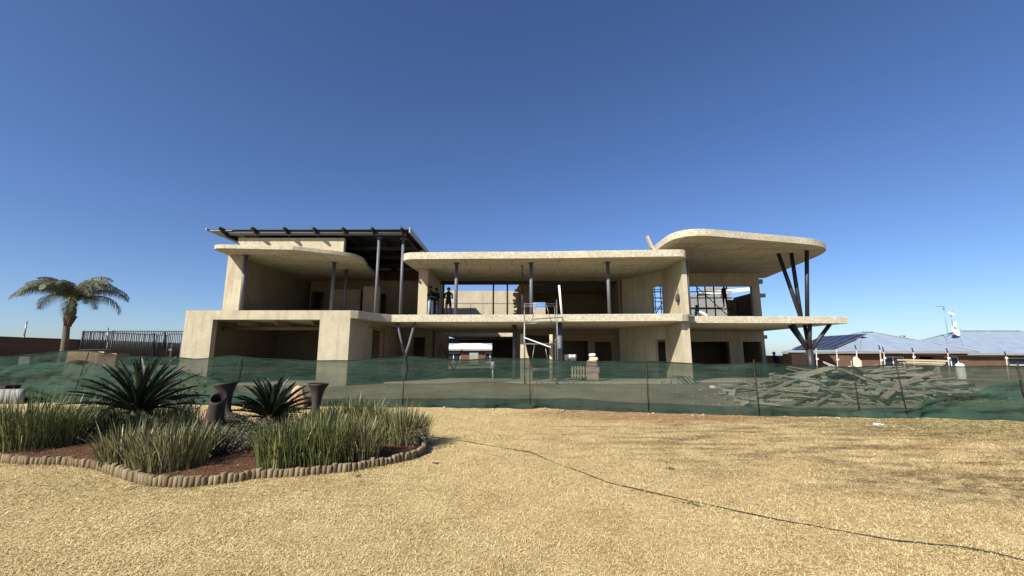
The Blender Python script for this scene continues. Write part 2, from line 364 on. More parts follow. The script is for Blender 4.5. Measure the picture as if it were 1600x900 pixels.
def wall_mb(p0, p1, th, z0, z1, holes=(), mb=None):
    """wall from p0 to p1 (its face), thickness th to the left of p0->p1; holes (s0,s1,za,zb)"""
    mb = mb or MB(); p0, p1 = Vector((*p0, 0)), Vector((*p1, 0)); d = p1-p0; L = d.length; d.normalize(); nrm = Vector((-d.y, d.x, 0))
    ss = sorted({0, L, *[min(max(h[i], 0), L) for h in holes for i in (0, 1)]}); zs = sorted({z0, z1, *[min(max(h[i], z0), z1) for h in holes for i in (2, 3)]})
    def solid(i, j):
        if i < 0 or j < 0 or i >= len(ss)-1 or j >= len(zs)-1: return False
        a, b = (ss[i]+ss[i+1])/2, (zs[j]+zs[j+1])/2
        return not any(h[0] < a < h[1] and h[2] < b < h[3] for h in holes)
    P = lambda s_, z_, t: p0 + d*s_ + nrm*t + Vector((0, 0, z_))
    for i in range(len(ss)-1):
        for j in range(len(zs)-1):
            if not solid(i, j): continue
            s0, s1, a, b = ss[i], ss[i+1], zs[j], zs[j+1]
            q = lambda *c: mb.add(c, [(0, 1, 2, 3)])
            q(P(s0, a, 0), P(s1, a, 0), P(s1, b, 0), P(s0, b, 0)); q(P(s1, a, th), P(s0, a, th), P(s0, b, th), P(s1, b, th))
            if not solid(i-1, j): q(P(s0, a, th), P(s0, a, 0), P(s0, b, 0), P(s0, b, th))
            if not solid(i+1, j): q(P(s1, a, 0), P(s1, a, th), P(s1, b, th), P(s1, b, 0))
            if not solid(i, j-1): q(P(s0, a, 0), P(s0, a, th), P(s1, a, th), P(s1, a, 0))
            if not solid(i, j+1): q(P(s0, b, 0), P(s1, b, 0), P(s1, b, th), P(s0, b, th))
    return mb
def sheet(name, xs, ys, zf, mat, kind='structure', keep=None):
    vs = [(x, y, zf(x, y)) for y in ys for x in xs]; nx = len(xs)
    fs = [(j*nx+i, j*nx+i+1, (j+1)*nx+i+1, (j+1)*nx+i) for j in range(len(ys)-1) for i in range(nx-1)
          if keep is None or keep((xs[i]+xs[i+1])/2, (ys[j]+ys[j+1])/2)]
    mb = MB().add(vs, fs, True); o = mb.build(name, mat, None, (0, 0, 0)); o['kind'] = kind; return o
def lerp_pts(pts, x):
    for (a, b), (c, d) in zip(pts, pts[1:]):
        if x <= c: return b+(d-b)*(x-a)/(c-a)
    return pts[-1][1]
def sstep(a, b, x):
    t = min(max((x-a)/(b-a), 0), 1); return t*t*(3-2*t)
# ------------------------------------------------------------------ the shade net's course on the ground
base_px = [(-60, 627), (0, 628), (130, 629.5), (300, 632), (480, 634), (630, 636), (850, 638), (1010, 644), (1182, 649.5), (1338, 651), (1412, 652), (1600, 657.5)]
NETB = [gp(*q) for q in base_px]
NETB = [Vector((-24, 15.9, 0))] + NETB + [NETB[-1]+(NETB[-1]-NETB[-2])*1.2]
def net_y(x):
    return lerp_pts([(p.x, p.y) for p in NETB], x)
# ------------------------------------------------------------------ grounds
def lawn_z(x, y): return .018*mnoise.noise(Vector((x*.5, y*.5, 0)))+.008*mnoise.noise(Vector((x*1.7, y*1.7, 3)))
xs = list(np.linspace(-27, 27, 110)); ys = list(np.linspace(-5, 17, 90))
MB().add([(-3000, -3000, -.35), (3000, -3000, -.35), (3000, 3000, -.35), (-3000, 3000, -.35)], [(0, 1, 2, 3)]).build('ground', 'veld', None, (0, 0, 0))['kind'] = 'structure'
sheet('lawn', xs, ys, lambda x, y: lawn_z(x, y) - 0.5*sstep(.0, 1.2, y-net_y(x)-.35), 'lawn')
def site_z(x, y):
    d = y-net_y(x); z = -.12+.14*sstep(-.25, .1, d)+.30*sstep(.6, 5.0, d)
    if d > .3:
        k_ = sstep(.3, 1.2, d)*(1-sstep(18.9, 19.6, y))
        z += k_*(.05*mnoise.noise(Vector((x*.9, y*.9, 1)))+.03*mnoise.noise(Vector((x*2.9, y*2.9, 5))))
        z += .42*math.exp(-((x+1.5)/3.2)**2-((y-16.4)/1.0)**2)*sstep(.3, 1.2, d)
        z += .30*math.exp(-((x-2.8)/2.2)**2-((y-15.6)/.9)**2)*sstep(.3, 1.2, d)
        z += .50*math.exp(-((x-11.7)/3.1)**4-((y-14.7)/1.2)**2)*sstep(.3, 1.5, d)
        z += .25*sstep(-14, -20, x)*sstep(1, 5, d)
    return z
sheet('site_soil', list(np.linspace(-60, 70, 150))+[71], sorted(list(np.linspace(9, 24, 85))+list(np.linspace(25, 75, 26))), site_z, 'site',
      keep=lambda x, y: y > net_y(x)-.45)
# ---- planting bed
bed_front = [(-60, 722), (0, 722), (40, 727), (100, 727), (150, 733), (195, 747), (235, 759), (290, 761), (350, 756), (405, 748), (470, 745), (540, 738), (600, 728), (640, 719), (662, 709)]
BEDF = [gp(*q) for q in bed_front]
bed_poly = [(p.x, p.y) for p in BEDF] + [(-1.62, 8.0), (-2.0, 9.0), (-2.6, 9.9), (-5, 10.3), (-8, 10.2), (-10.5, 9.6), (-11, 7.5)]
def in_poly(x, y, poly):
    c = False; n = len(poly)
    for i in range(n):
        (x1, y1), (x2, y2) = poly[i], poly[i-1]
        if (y1 > y) != (y2 > y) and x < (x2-x1)*(y-y1)/(y2-y1)+x1: c = not c
    return c
def poly_dist(x, y, poly):
    d = 1e9
    for i in range(len(poly)):
        a = Vector(poly[i-1]); b = Vector(poly[i]); p_ = Vector((x, y)); ab = b-a; t = min(max((p_-a).dot(ab)/max(ab.length_squared, 1e-9), 0), 1)
        d = min(d, (a+ab*t-p_).length)
    return d
def bed_z(x, y):
    d = poly_dist(x, y, bed_poly) if in_poly(x, y, bed_poly) else -.05
    return (.07*sstep(-.02, .15, d)+.07*sstep(.1, 1.2, d)+.035*mnoise.noise(Vector((x*3, y*3, 0)))+.02*mnoise.noise(Vector((x*9, y*9, 0)))) if d > 0 else -.06
sheet('bed_soil', list(np.linspace(-11.2, -1, 190)), list(np.linspace(5.2, 10.5, 100)), bed_z, 'soil')
mb = MB(); pts = []
for a, b in zip(BEDF, BEDF[1:]+[Vector((-1.62, 8.0, 0)), Vector((-2.0, 9.0, 0))]):
    pts.append(a)
pts += [Vector((-1.62, 8.0, 0)), Vector((-2.0, 9.0, 0))]
seg_l = .066; carry = 0
for a, b in zip(pts, pts[1:]):
    L = (b-a).length; s_ = carry
    while s_ < L:
        c = a.lerp(b, s_/L); h = .124+rng.uniform(-.02, .016)
        if True:
            r = .036+rng.uniform(-.005, .003); tl = Vector((rng.uniform(-.012, .012), rng.uniform(-.014, .014), 0))
            mb.tube([(c.x, c.y, -.04), (c.x+tl.x, c.y+tl.y, h-.012), (c.x+tl.x, c.y+tl.y, h)], [r, r, r*.85], 9)
        s_ += seg_l
    carry = s_-L
tag(mb.build('bed_edging', 'edging'), 'low edging of short upright brown logs curving round the front of the planting bed', 'garden edging')
# ---- dry grass blades near the camera (nobody could count them)
def blades():
    g = np.random.default_rng(5); N = 520000
    u = g.random(N*2); Y = 2.3*(13.6/2.3)**u             # log spacing: density ~ 1/Y
    X = (g.random(N*2)*2-1)*(1.42*Y+1.6)
    ok = (Y < np.interp(X, [p.x for p in NETB], [p.y for p in NETB])-.15)
    bp = np.array(bed_poly); inside = np.zeros(len(X), bool); n = len(bp)
    for i in range(n):
        x1, y1 = bp[i]; x2, y2 = bp[i-1]
        if y1 == y2: continue
        cr = ((y1 > Y) != (y2 > Y)) & (X < (x2-x1)*(Y-y1)/(y2-y1)+x1); inside ^= cr
    bare = (((X-4.2)/3.0)**2+((Y-11.9)/1.1)**2 < 1) & (g.random(len(X)) < .6)
    burn = (((X-5.6)/1.2)**2+((Y-5.45)/.5)**2 < 1) & (g.random(len(X)) < .45)
    ok &= ~inside & ~bare & ~burn; X, Y = X[ok][:N], Y[ok][:N]; n = len(X)
    Z = np.array([lawn_z(x, y) for x, y in zip(X[:], Y[:])])
    a = g.random(n)*2*np.pi; ln = (.012+.024*g.random(n))*(1+.06*Y); lift = g.random(n)**1.5*.6
    wd = (.0012+.0012*g.random(n))*(1+.16*Y)
    dx, dy = np.cos(a), np.sin(a); px, py = -dy, dx
    b0 = np.stack([X-px*wd, Y-py*wd, Z-.003], 1); b1 = np.stack([X+px*wd, Y+py*wd, Z-.003], 1)
    hm = ln*.55; zm = ln*(.18+.42*lift)
    m0 = np.stack([X+dx*hm-px*wd*.8, Y+dy*hm-py*wd*.8, Z+zm], 1); m1 = np.stack([X+dx*hm+px*wd*.8, Y+dy*hm+py*wd*.8, Z+zm], 1)
    tp = np.stack([X+dx*ln, Y+dy*ln, Z+zm*(.7+.9*lift)], 1)
    V = np.stack([b0, b1, m1, m0, tp], 1).reshape(-1, 3).astype('f')
    me = bpy.data.meshes.new('dry_grass'); me.vertices.add(n*5); me.vertices.foreach_set('co', V.ravel())
    base = np.arange(n)[:, None]*5
    li = np.concatenate([base+np.array([0, 1, 2, 3]), base+np.array([3, 2, 4])], 1).ravel()
    me.loops.add(n*7); me.loops.foreach_set('vertex_index', li.astype('i'))
    me.polygons.add(n*2); st = (np.arange(n)[:, None]*7+np.array([0, 4])).ravel(); me.polygons.foreach_set('loop_start', st.astype('i'))
    me.update(calc_edges=True); me.validate()
    o = link('dry_grass', me, 'blades', None, (0, 0, 0)); o['kind'] = 'stuff'
    tag(o, 'short straw coloured winter grass covering the lawn', 'grass')
blades()
# ------------------------------------------------------------------ the unfinished house
house = thing('unfinished_house', (0, 22, 0), 'two storey concrete house shell under construction with curved slabs, behind the green net', 'house')
H = house
Z0, Z1a, Z1, Z2a, Z2 = .38, 3.25, 3.61, 6.36, 6.72
bevel(MB().prism([(-14.5, 18.9), (-7.3, 18.9), (-7.0, 20.0), (8.5, 19.85), (9.2, 20.8), (16.9, 21.2), (16.9, 34), (-14.5, 34)], -.3, Z0).build('ground_slab', 'concrete', H), .02)
# garage
GL, GR, GF = -14.6, -7.22, 18.56
wall_mb((GL, GF), (GR, GF), .3, -.3, Z1, [(1.25, 6.03, -1, 3.2)]).build('garage_front_wall', 'plaster', H)
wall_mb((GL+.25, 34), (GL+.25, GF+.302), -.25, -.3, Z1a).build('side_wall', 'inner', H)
wall_mb((GR, GF+.302), (GR, 27), .25, -.3, Z1a, [(2.75, 4.9, Z0, 3.0)]).build('garage_side_wall', 'plaster', H)
MB().box(GR-.20, GR+.012, 23.462, 23.72, Z0, 3.0).build('brick_jamb', 'red_brick', H); MB().box(GR-.20, GR+.012, 21.0, 23.72, 3.003, 3.09).build('brick_lintel', 'red_brick', H)
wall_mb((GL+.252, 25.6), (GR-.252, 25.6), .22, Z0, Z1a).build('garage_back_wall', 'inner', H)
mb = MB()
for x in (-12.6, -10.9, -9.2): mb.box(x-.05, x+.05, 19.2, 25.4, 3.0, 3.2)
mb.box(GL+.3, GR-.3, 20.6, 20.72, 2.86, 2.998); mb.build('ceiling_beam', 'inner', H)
# first floor slab over garage and centre
poly = [(GL, GF+.302), (GR, GF+.302), (GR+.01, GF+.0), (-6.95, 18.75), (-6.6, 19.6), (-6.35, 20.15), (-5.95, 20.55), (0, 20.5), (8.2, 19.98), (8.72, 20.25), (8.75, 21.05), (8.75, 32.9), (.3, 32.9), (.3, 28.2), (-5.0, 28.2), (-5.0, 33.98), (GL, 33.98)]
bevel(MB().prism(fillet(poly, {7: .0, 9: .35}), Z1a, Z1).build('first_floor_slab', 'concrete', H), .02)
poly = [(8.752, 20.93), (17.2, 21.3), (16.95, 25), (16.85, 28.4), (16.85, 33.98), (8.752, 33.98)]
bevel(MB().prism(poly, Z1a-.02, Z1-.025).build('terrace_slab', 'concrete', H), .02)
# rear wing slab and walls round the courtyard
MB().prism([(-4.98, 33), (8.73, 33), (8.73, 40), (-4.98, 40)], Z1a-.15, Z1-.02).build('rear_slab', 'concrete', H)
wall_mb((-6.5, 33.02), (.55, 33.02), .25, Z1, 6.75).build('courtyard_wall', 'plaster', H)
mb = MB(); mb.box(-4.8, .5, 32.99, 33.03, 5.72, 5.78); mb.box(-3.35, -3.29, 32.992, 33.03, 3.7, 5.71); mb.box(-.6, .5, 32.992, 33.03, 4.55, 4.60); mb.build('wall_groove', 'grey_cement', H)
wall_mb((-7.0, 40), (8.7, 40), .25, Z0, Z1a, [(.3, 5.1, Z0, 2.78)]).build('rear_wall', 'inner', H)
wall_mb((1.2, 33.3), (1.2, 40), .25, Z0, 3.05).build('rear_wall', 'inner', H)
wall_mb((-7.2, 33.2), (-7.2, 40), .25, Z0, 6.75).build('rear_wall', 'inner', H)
# centre ground floor
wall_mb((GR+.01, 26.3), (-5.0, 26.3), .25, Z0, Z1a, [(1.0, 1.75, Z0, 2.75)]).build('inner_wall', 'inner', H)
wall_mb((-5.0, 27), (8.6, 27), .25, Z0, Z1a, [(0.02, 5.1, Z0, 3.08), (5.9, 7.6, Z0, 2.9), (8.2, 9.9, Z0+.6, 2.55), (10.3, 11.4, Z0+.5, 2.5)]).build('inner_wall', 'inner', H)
wall_mb((6.5, 25.3), (8.3, 22.6), .22, Z0, Z1a, [(2.55, 3.2, Z0, 2.5)]).build('diagonal_wall', 'plaster', H)
wall_mb((8.3, 22.6), (8.3, 20.42), .4, Z0, Z1a) .build('pier_wall', 'plaster', H)
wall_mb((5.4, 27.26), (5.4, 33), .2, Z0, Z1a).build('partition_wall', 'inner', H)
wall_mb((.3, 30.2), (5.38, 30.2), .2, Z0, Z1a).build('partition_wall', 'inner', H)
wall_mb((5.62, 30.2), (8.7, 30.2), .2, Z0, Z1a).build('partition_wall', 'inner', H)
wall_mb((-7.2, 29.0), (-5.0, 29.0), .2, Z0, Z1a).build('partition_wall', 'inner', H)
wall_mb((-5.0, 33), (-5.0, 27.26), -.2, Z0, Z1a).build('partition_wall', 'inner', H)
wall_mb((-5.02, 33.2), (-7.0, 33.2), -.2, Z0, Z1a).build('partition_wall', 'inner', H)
# right ground floor
wall_mb((8.72, 28), (16.88, 28), .25, Z0, Z1a-.02, [(.5, 5.75, Z0, 2.53), (6.68, 7.9, Z0, 2.53)]).build('terrace_back_wall', 'plaster', H)
wall_mb((8.8, 33.6), (16.8, 33.6), .25, Z0, Z1a-.02).build('rear_wall', 'inner', H)
wall_mb((16.88, 28.25), (16.88, 33.58), .25, Z0, Z1a-.02).build('rear_wall', 'inner', H)
mb = MB(); mb.box(14.35, 14.65, 27.7, 27.998, Z0, 2.5); mb.build('pilaster', 'plaster', H)
# first floor, left block
wall_mb((-14.35, 20.5), (-13.55, 20.5), .35, Z1, 6.6).build('wall_pier', 'plaster', H)
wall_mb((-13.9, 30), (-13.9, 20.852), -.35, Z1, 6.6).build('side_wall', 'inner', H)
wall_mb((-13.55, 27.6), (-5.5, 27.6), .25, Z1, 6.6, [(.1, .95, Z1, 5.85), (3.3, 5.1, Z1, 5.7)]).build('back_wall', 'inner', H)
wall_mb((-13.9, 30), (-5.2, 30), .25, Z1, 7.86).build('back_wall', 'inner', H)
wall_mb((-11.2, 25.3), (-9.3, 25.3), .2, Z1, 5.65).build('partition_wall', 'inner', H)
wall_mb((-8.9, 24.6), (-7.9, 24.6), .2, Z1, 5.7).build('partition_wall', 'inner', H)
poly = fillet([(-14.3, 19.0), (-10.5, 19.35), (-8.7, 20.3), (-7.85, 21.3), (-8.35, 23.7), (-8.9, 28), (-9.0, 29.9), (-14.3, 29.9)], {0: .7, 2: 1.2, 3: 1.0})
bevel(MB().prism(poly, 6.602, 6.80).build('curved_canopy_slab', 'concrete', H), .015)
wall_mb((-14.1, 20.75), (-8.65, 20.75), .25, 6.802, 7.60).build('upper_wall', 'plaster', H)
wall_mb((-14.1+.25, 29.8), (-14.1+.25, 21.01), -.25, 6.802, 7.60).build('upper_wall', 'plaster', H)
# metal roof over the left block
wall_mb((-5.14, 30), (-5.14, 26.91), .22, Z1, 7.86).build('side_wall', 'inner', H)
wall_mb((-5.14, 26.88), (-5.14, 22.6), .2, Z2+.003, 7.40).build('roof_upstand', 'plaster', H)
rf = MB().prism([(-15.4, 20.35), (-5.2, 20.3), (-5.2, 30.4), (-15.4, 30.4)], 7.905, 7.945).build('metal_roof', 'black_steel', H)
MB().box(-5.19, -5.12, 20.2, 30.4, 7.72, 7.99).build('verge_flashing', 'roof_sheet_grey', rf)
MB().box(-15.47, -15.41, 20.25, 30.4, 7.86, 7.97).build('verge_flashing', 'roof_sheet_grey', rf)
MB().prism([(-15.4, 20.36), (-14.2, 20.36), (-14.2, 30.3), (-15.4, 30.3)], 7.86, 7.90).build('soffit_board', 'roof_sheet_grey', rf)
for px in (352, 401, 450, 495, 540, 585, 630):
    X = ray(px, 362)[0]*20.5
    m = MB(); m.box(X-.03, X+.03, 20.62, 30.3, 7.62, 7.855); m.add([(X-.04, 20.62, 7.64), (X+.04, 20.62, 7.64), (X+.04, 20.62, 7.855), (X-.04, 20.62, 7.855), (X-.04, 20.0, 7.87), (X+.04, 20.0, 7.87), (X+.04, 20.0, 7.98), (X-.04, 20.0, 7.98), (X-.04, 20.62, 7.98), (X+.04, 20.62, 7.98)],
        [(0, 4, 5, 1), (4, 7, 6, 5), (0, 3, 8, 7, 4), (1, 5, 6, 9, 2), (7, 8, 9, 6)]); m.build('rafter', 'black_steel', rf)
MB().box(-14.4, -5.4, 20.42, 20.50, 7.74, 7.90).build('eaves_beam', 'black_steel', rf)
MB().box(-14.4, -5.4, 20.505, 20.56, 7.68, 7.72).build('eaves_angle', 'galvanised', rf)
for y in (22.6, 24.8, 27): MB().box(-13.8, -5.4, y, y+.09, 7.44, 7.615).build('roof_beam', 'black_steel', H)
# centre roof slab
poly = fillet([(-5.62, 20.28), (1.5, 20.1), (8.62, 19.65), (8.62, 26.9), (-5.2, 26.9)], {0: .8, 2: .6})
bevel(MB().prism(poly, Z2a, Z2).build('roof_slab', 'concrete', H), .02)
mb = MB(); mb.box(-4.6, 8.3, 26.5, 26.75, 6.17, 6.358); mb.build('lintel_beam', 'black_steel', H)
wall_mb((-4.62, 26.6), (-4.62, 22.45), -.5, Z1, Z2a).build('wall_pier', 'plaster', H)
# window frames and broken brick pier at the back
for x in (-4.42, -1.2, -.3):
    MB().box(x-.05, x+.05, 26.52, 26.6, Z1, 6.168).build('window_frame', 'black_steel', H)
m = MB(); z = Z1; course = 0
while z < 6.1:
    t = (z-Z1)/2.5; xr = 1.15; xl = .05+.20*math.sin(t*7)+max(0, (.55-t))*-.35+t*.42 + rng.uniform(-.16, .16)
    x = xr
    while x > xl:
        x0 = max(x-.22, xl); m.box(x0, x-.012, 26.42+rng.uniform(-.02, .02), 26.75, z, z+.075); x -= .222
    m.box(max(xl, .1)+.02, xr-.02, 26.46, 26.72, z+.075, z+.087); z += .087
m.build('broken_brick_pier', 'red_brick', H)
bevel(MB().prism([(.45, 26.903), (8.62, 26.903), (8.62, 32.8), (.45, 32.8)], Z2a+.003, Z2-.003).build('roof_slab', 'concrete', H), .01)
wall_mb((.45, 32), (8.6, 32), .25, Z1, Z2a, [(.25, 2.15, Z1+.9, 5.72)]).build('inner_wall', 'inner', H)
wall_mb((.72, 26.8), (.72, 31.98), .22, Z1, Z2a).build('inner_wall', 'inner', H)
wall_mb((8.6, 26.0), (8.6, 31.98), .25, Z1, Z2a).build('inner_wall', 'inner', H)
wall_mb((6.9, 26.0), (6.9, 27.8), .2, Z1, Z2a).build('inner_wall', 'inner', H)
wall_mb((.6, 35.5), (4.8, 35.5), .25, Z1, 5.62).build('low_wall', 'pale_block', H)
wall_mb((6.9, 25.8), (8.5, 23.2), .22, Z1, Z2a, [(2.25, 3.0, Z1, 5.55)]).build('diagonal_wall', 'plaster', H)
wall_mb((8.5, 23.2), (8.5, 20.45), .25, Z1, Z2a-.002).build('pier_wall', 'plaster', H)
wall_mb((8.52, 23.2), (8.52, 21.5), .2, Z2+.002, 7.2).build('roof_upstand', 'plaster', H)
# right canopy
poly = fillet([(7.7, 18.6), (15.7, 20.72), (17.25, 21.9), (18.5, 29.8), (17.0, 30.3), (8.0, 30.3)], {0: 2.0, 1: .8, 2: 1.6, 3: .3})
bevel(MB().prism(poly, 7.2, 7.55).build('canopy_slab', 'concrete', H), .02)
wall_mb((8.8, 28), (16.88, 28), .25, Z1-.025, 7.198, [(.3, 7.55, Z1+.05, 6.3)]).build('terrace_back_wall', 'plaster', H)
wall_mb((16.88, 28.252), (16.88, 31.0), .25, Z1-.025, 5.9).build('terrace_side_wall', 'brown_brick', H)
MB().bar((14.2, 31.6, 6.25), (18.4, 31.9, 6.7), .2, .26).build('roof_beam', 'white_paint', H)
MB().box(16.9, 17.4, 28.4, 28.7, 6.55, 6.85).build('wall_bracket', 'plaster', H); MB().box(16.9, 17.5, 28.4, 28.7, 5.6, 5.85).build('wall_bracket', 'plaster', H)
MB().box(16.9, 17.45, 28.6, 29.0, 2.75, 3.0).build('wall_bracket', 'plaster', H)
# rear gable seen through the wide opening
m = MB(); m.add([(13.4, 33.8, Z1), (17.9, 33.8, Z1), (17.9, 33.8, 7.15), (16.2, 33.8, 7.15), (13.4, 33.8, 5.9), (13.4, 34.05, Z1), (17.9, 34.05, Z1), (17.9, 34.05, 7.15), (16.2, 34.05, 7.15), (13.4, 34.05, 5.9)],
      [(0, 1, 2, 3, 4), (9, 8, 7, 6, 5), (2, 7, 8, 3), (3, 8, 9, 4), (0, 4, 9, 5), (1, 6, 7, 2)]); m.build('rear_gable', 'grey_cement', H)
wall_mb((16.0, 30.6), (16.62, 30.6), .22, Z1, 5.7).build('inner_wall', 'inner', H)
# steel columns
def column(x, y, z0, z1, r=.1, mat='primed_steel'):
    m = MB(); m.tube([(x, y, z0), (x, y, z1)], r, 14); m.box(x-.16, x+.16, y-.16, y+.16, z0, z0+.02); m.box(x-.15, x+.15, y-.15, y+.15, z1-.02, z1)
    return m.build('column', mat, H)
for px, py, Y, za, zb in ((380.5, 440, 20.42, Z1, 6.598), (520, 445, 22.0, Z1, 6.598), (540, 445, 24.0, Z1, 6.598), (589, 440, 20.75, Z1, 7.61), (627.5, 440, 20.95, Z1, 7.61),
                          (713, 440, 21.15, Z1, Z2a), (830, 440, 21.1, Z1, Z2a), (950.5, 440, 20.95, Z1, Z2a), (1074.5, 450, 20.62, Z1, Z2a)):
    a, b = ray(px, py); column(a*Y, Y, za, zb, .078 if zb > 7 else .09)
for px, py, Y, r in ((804, 535, 22.5, .11), (874, 535, 21.2, .16)):
    column(ray(px, py)[0]*Y, Y, Z0, Z1a, r)
# forked column on the left of the centre
fx = ray(632, 560)[0]*20.9; t = MB(); t.tube([(fx, 20.9, Z0), (fx, 20.9, 1.7)], .1, 12); fc = t.build('forked_column', 'primed_steel', H)
for dx in (-.42, .46):
    MB().tube([(fx+dx*.04, 20.9, 1.62), (fx+dx*.42, 20.9, 2.15), (fx+dx*.8, 20.9, 2.9), (fx+dx, 20.9, Z1a)], [.08, .068, .066, .066], 10).build('branch', 'primed_steel', fc)
# tree-like column on the right
tx, ty = ray(1266, 560)[0]*22.0, 22.0
t = MB(); t.tube([(tx, ty, Z0-.1), (tx, ty, 1.95)], .17, 14); t.box(tx-.3, tx+.3, ty-.3, ty+.3, Z0-.05, Z0+.03); tc = t.build('tree_column', 'black_steel', H)
for (ex, ey) in ((tx-.88, 21.75), (tx-.5, 22.6), (tx+.05, 22.2), (tx-.1, 21.6), (tx+1.05, 21.75)):
    MB().tube([(tx, ty, 1.8), (ex, ey, Z1a-.022)], .095, 10).build('branch', 'black_steel', tc)
for (ax, ay, ex, ey) in ((-.25, 22, -.75, 22.5), (-.1, 22.2, -.1, 22.4), (.05, 21.95, .33, 21.8)):
    MB().tube([(tx+ax, ay, Z1-.03), (tx+ex, ey, 7.198)], .1, 12).build('slanted_column', 'black_steel', tc)
# odds and ends of the shell
p = at(861, 550, 20.9)
tag(MB().tube([(p.x, 20.9, .3), (p.x+.02, 20.9, 2.65)], .09, 10).build('timber_prop', 'pale_wood'), 'stout tan timber prop standing beside the scaffold tower on the ground floor', 'timber prop')
p = at(876, 472, 20.75)
tag(MB().tube([(p.x+.05, 20.75, Z1), (p.x-.06, 20.75, 5.12)], .055, 10).build('upright_pipe', 'white_paint'), 'tall white pipe standing upright on the edge of the first floor slab', 'pipe')
x0 = at(813, 550, 21.6).x
m = MB(); prof = [(0, .3), (.62, .3), (.62, 1.0), (.5, 1.35), (.36, 1.75), (.27, 2.2), (.2, 2.72), (0, 2.72)]
v = [(x0+a, 21.6, b) for a, b in prof]+[(x0+a, 21.9, b) for a, b in prof]; n = len(prof)
m.add(v, [tuple(range(n)), tuple(range(n, 2*n))[::-1]]+[(i, n+i, n+(i+1) % n, (i+1) % n) for i in range(n)])
tag(m.build('wall_stub', 'plaster'), 'broken stub of plastered wall narrowing upward beside the scaffold tower', 'broken wall')
m = MB(); p = at(1018, 385, 22); m.obox((p.x-.1, 22, 7.72), .10, .25, .72, Matrix.Rotation(R(-20), 3, 'Y')); m.obox((p.x+.16, 22, 7.22), .14, .3, .6, Matrix.Rotation(R(-40), 3, 'Y'))
tag(m.build('bent_board', 'pale_wood'), 'pale bent board sticking up from the edge of the roof slab beside the high canopy', 'board')
# ------------------------------------------------------------------ scaffold tower
def scaffold():
    t = thing('scaffold_tower', (.8, 19.4, .3), 'galvanised steel scaffold tower standing against the middle of the house front', 'scaffold')
    xa, xb, ya, yb = at(820, 550, 19.0).x, at(871, 550, 19.0).x, 18.95, 19.85
    for x in (xa, xb):
        for y in (ya, yb):
            zt = 4.15 if x == xb else 4.0
            MB().tube([(x, y, .15), (x, y, zt-.25*(y == yb))], .021, 8).build('standard', 'galvanised', t)
    for z in (1.0, 2.15, 3.12, 3.95):
        for y in (ya, yb): MB().tube([(xa-.05, y, z), (xb+.05, y, z)], .017, 8).build('ledger', 'galvanised', t)
    for z in (1.0, 2.15, 3.12, 3.85):
        for x in (xa, xb): MB().tube([(x, ya, z+.04), (x, yb, z+.04)], .016, 8).build('transom', 'galvanised', t)
    for (a, b, z0, z1) in ((.25, .45, 1.02, 2.13), (1.1, .9, 1.02, 2.13), (.3, .55, 3.14, 3.9), (1.2, 1.0, 3.14, 3.9)):
        MB().tube([(xa+a, ya, z0), (xa+b, ya, z1)], .014, 6).build('brace', 'galvanised', t)
    MB().bar((xa-.05, ya-.1, 2.42), (xb-.32, ya-.1, 1.98), .2, .045).build('sloping_plank', 'white_bag', t)
    MB().box(xa, xb, ya+.1, yb-.1, 3.16, 3.2).build('platform', 'grey_wood', t)
scaffold()
# scaffolding seen through the upper right opening
t = thing('scaffold_tower', (11, 30, Z1), 'dark scaffold frame with a working platform seen through the wide upper right window opening', 'scaffold')
for px in (1046, 1060, 1090, 1102.5, 1116):
    x = ray(px, 465)[0]*30
    MB().tube([(x, 30, Z1), (x, 30, 7.15)], .05, 7).build('standard', 'black_steel', t)
for (xa_, za_, xb_, zb_) in ((9.8, 3.7, 11.4, 6.2), (13.4, 6.6, 15.6, 4.4), (12.2, 3.7, 12.9, 5.0)): MB().tube([(xa_, 29.9, za_), (xb_, 29.9, zb_)], .03, 6).build('brace', 'black_steel', t)
for z in (4.3, 4.95, 5.75, 6.2): MB().tube([(9.4, 29.95, z), (16.0, 29.95, z)], .04, 7).build('ledger', 'black_steel', t)
MB().box(12.6, 15.2, 29.9, 30.45, 4.98, 5.06).build('platform', 'grey_wood', t)
t = thing('scaffold_tower', (8.7, 27, Z1), 'dark scaffold bay seen through the narrow upper window slot', 'scaffold')
for px in (1023.5, 1032.5):
    x = ray(px, 465)[0]*27; MB().tube([(x, 27, Z1), (x, 27, 6.1)], .03, 7).build('standard', 'black_steel', t)
for z in (4.25, 4.75, 5.1, 5.9): MB().tube([(8.6, 27.05, z), (10.2, 27.05, z)], .025, 6).build('ledger', 'black_steel', t)
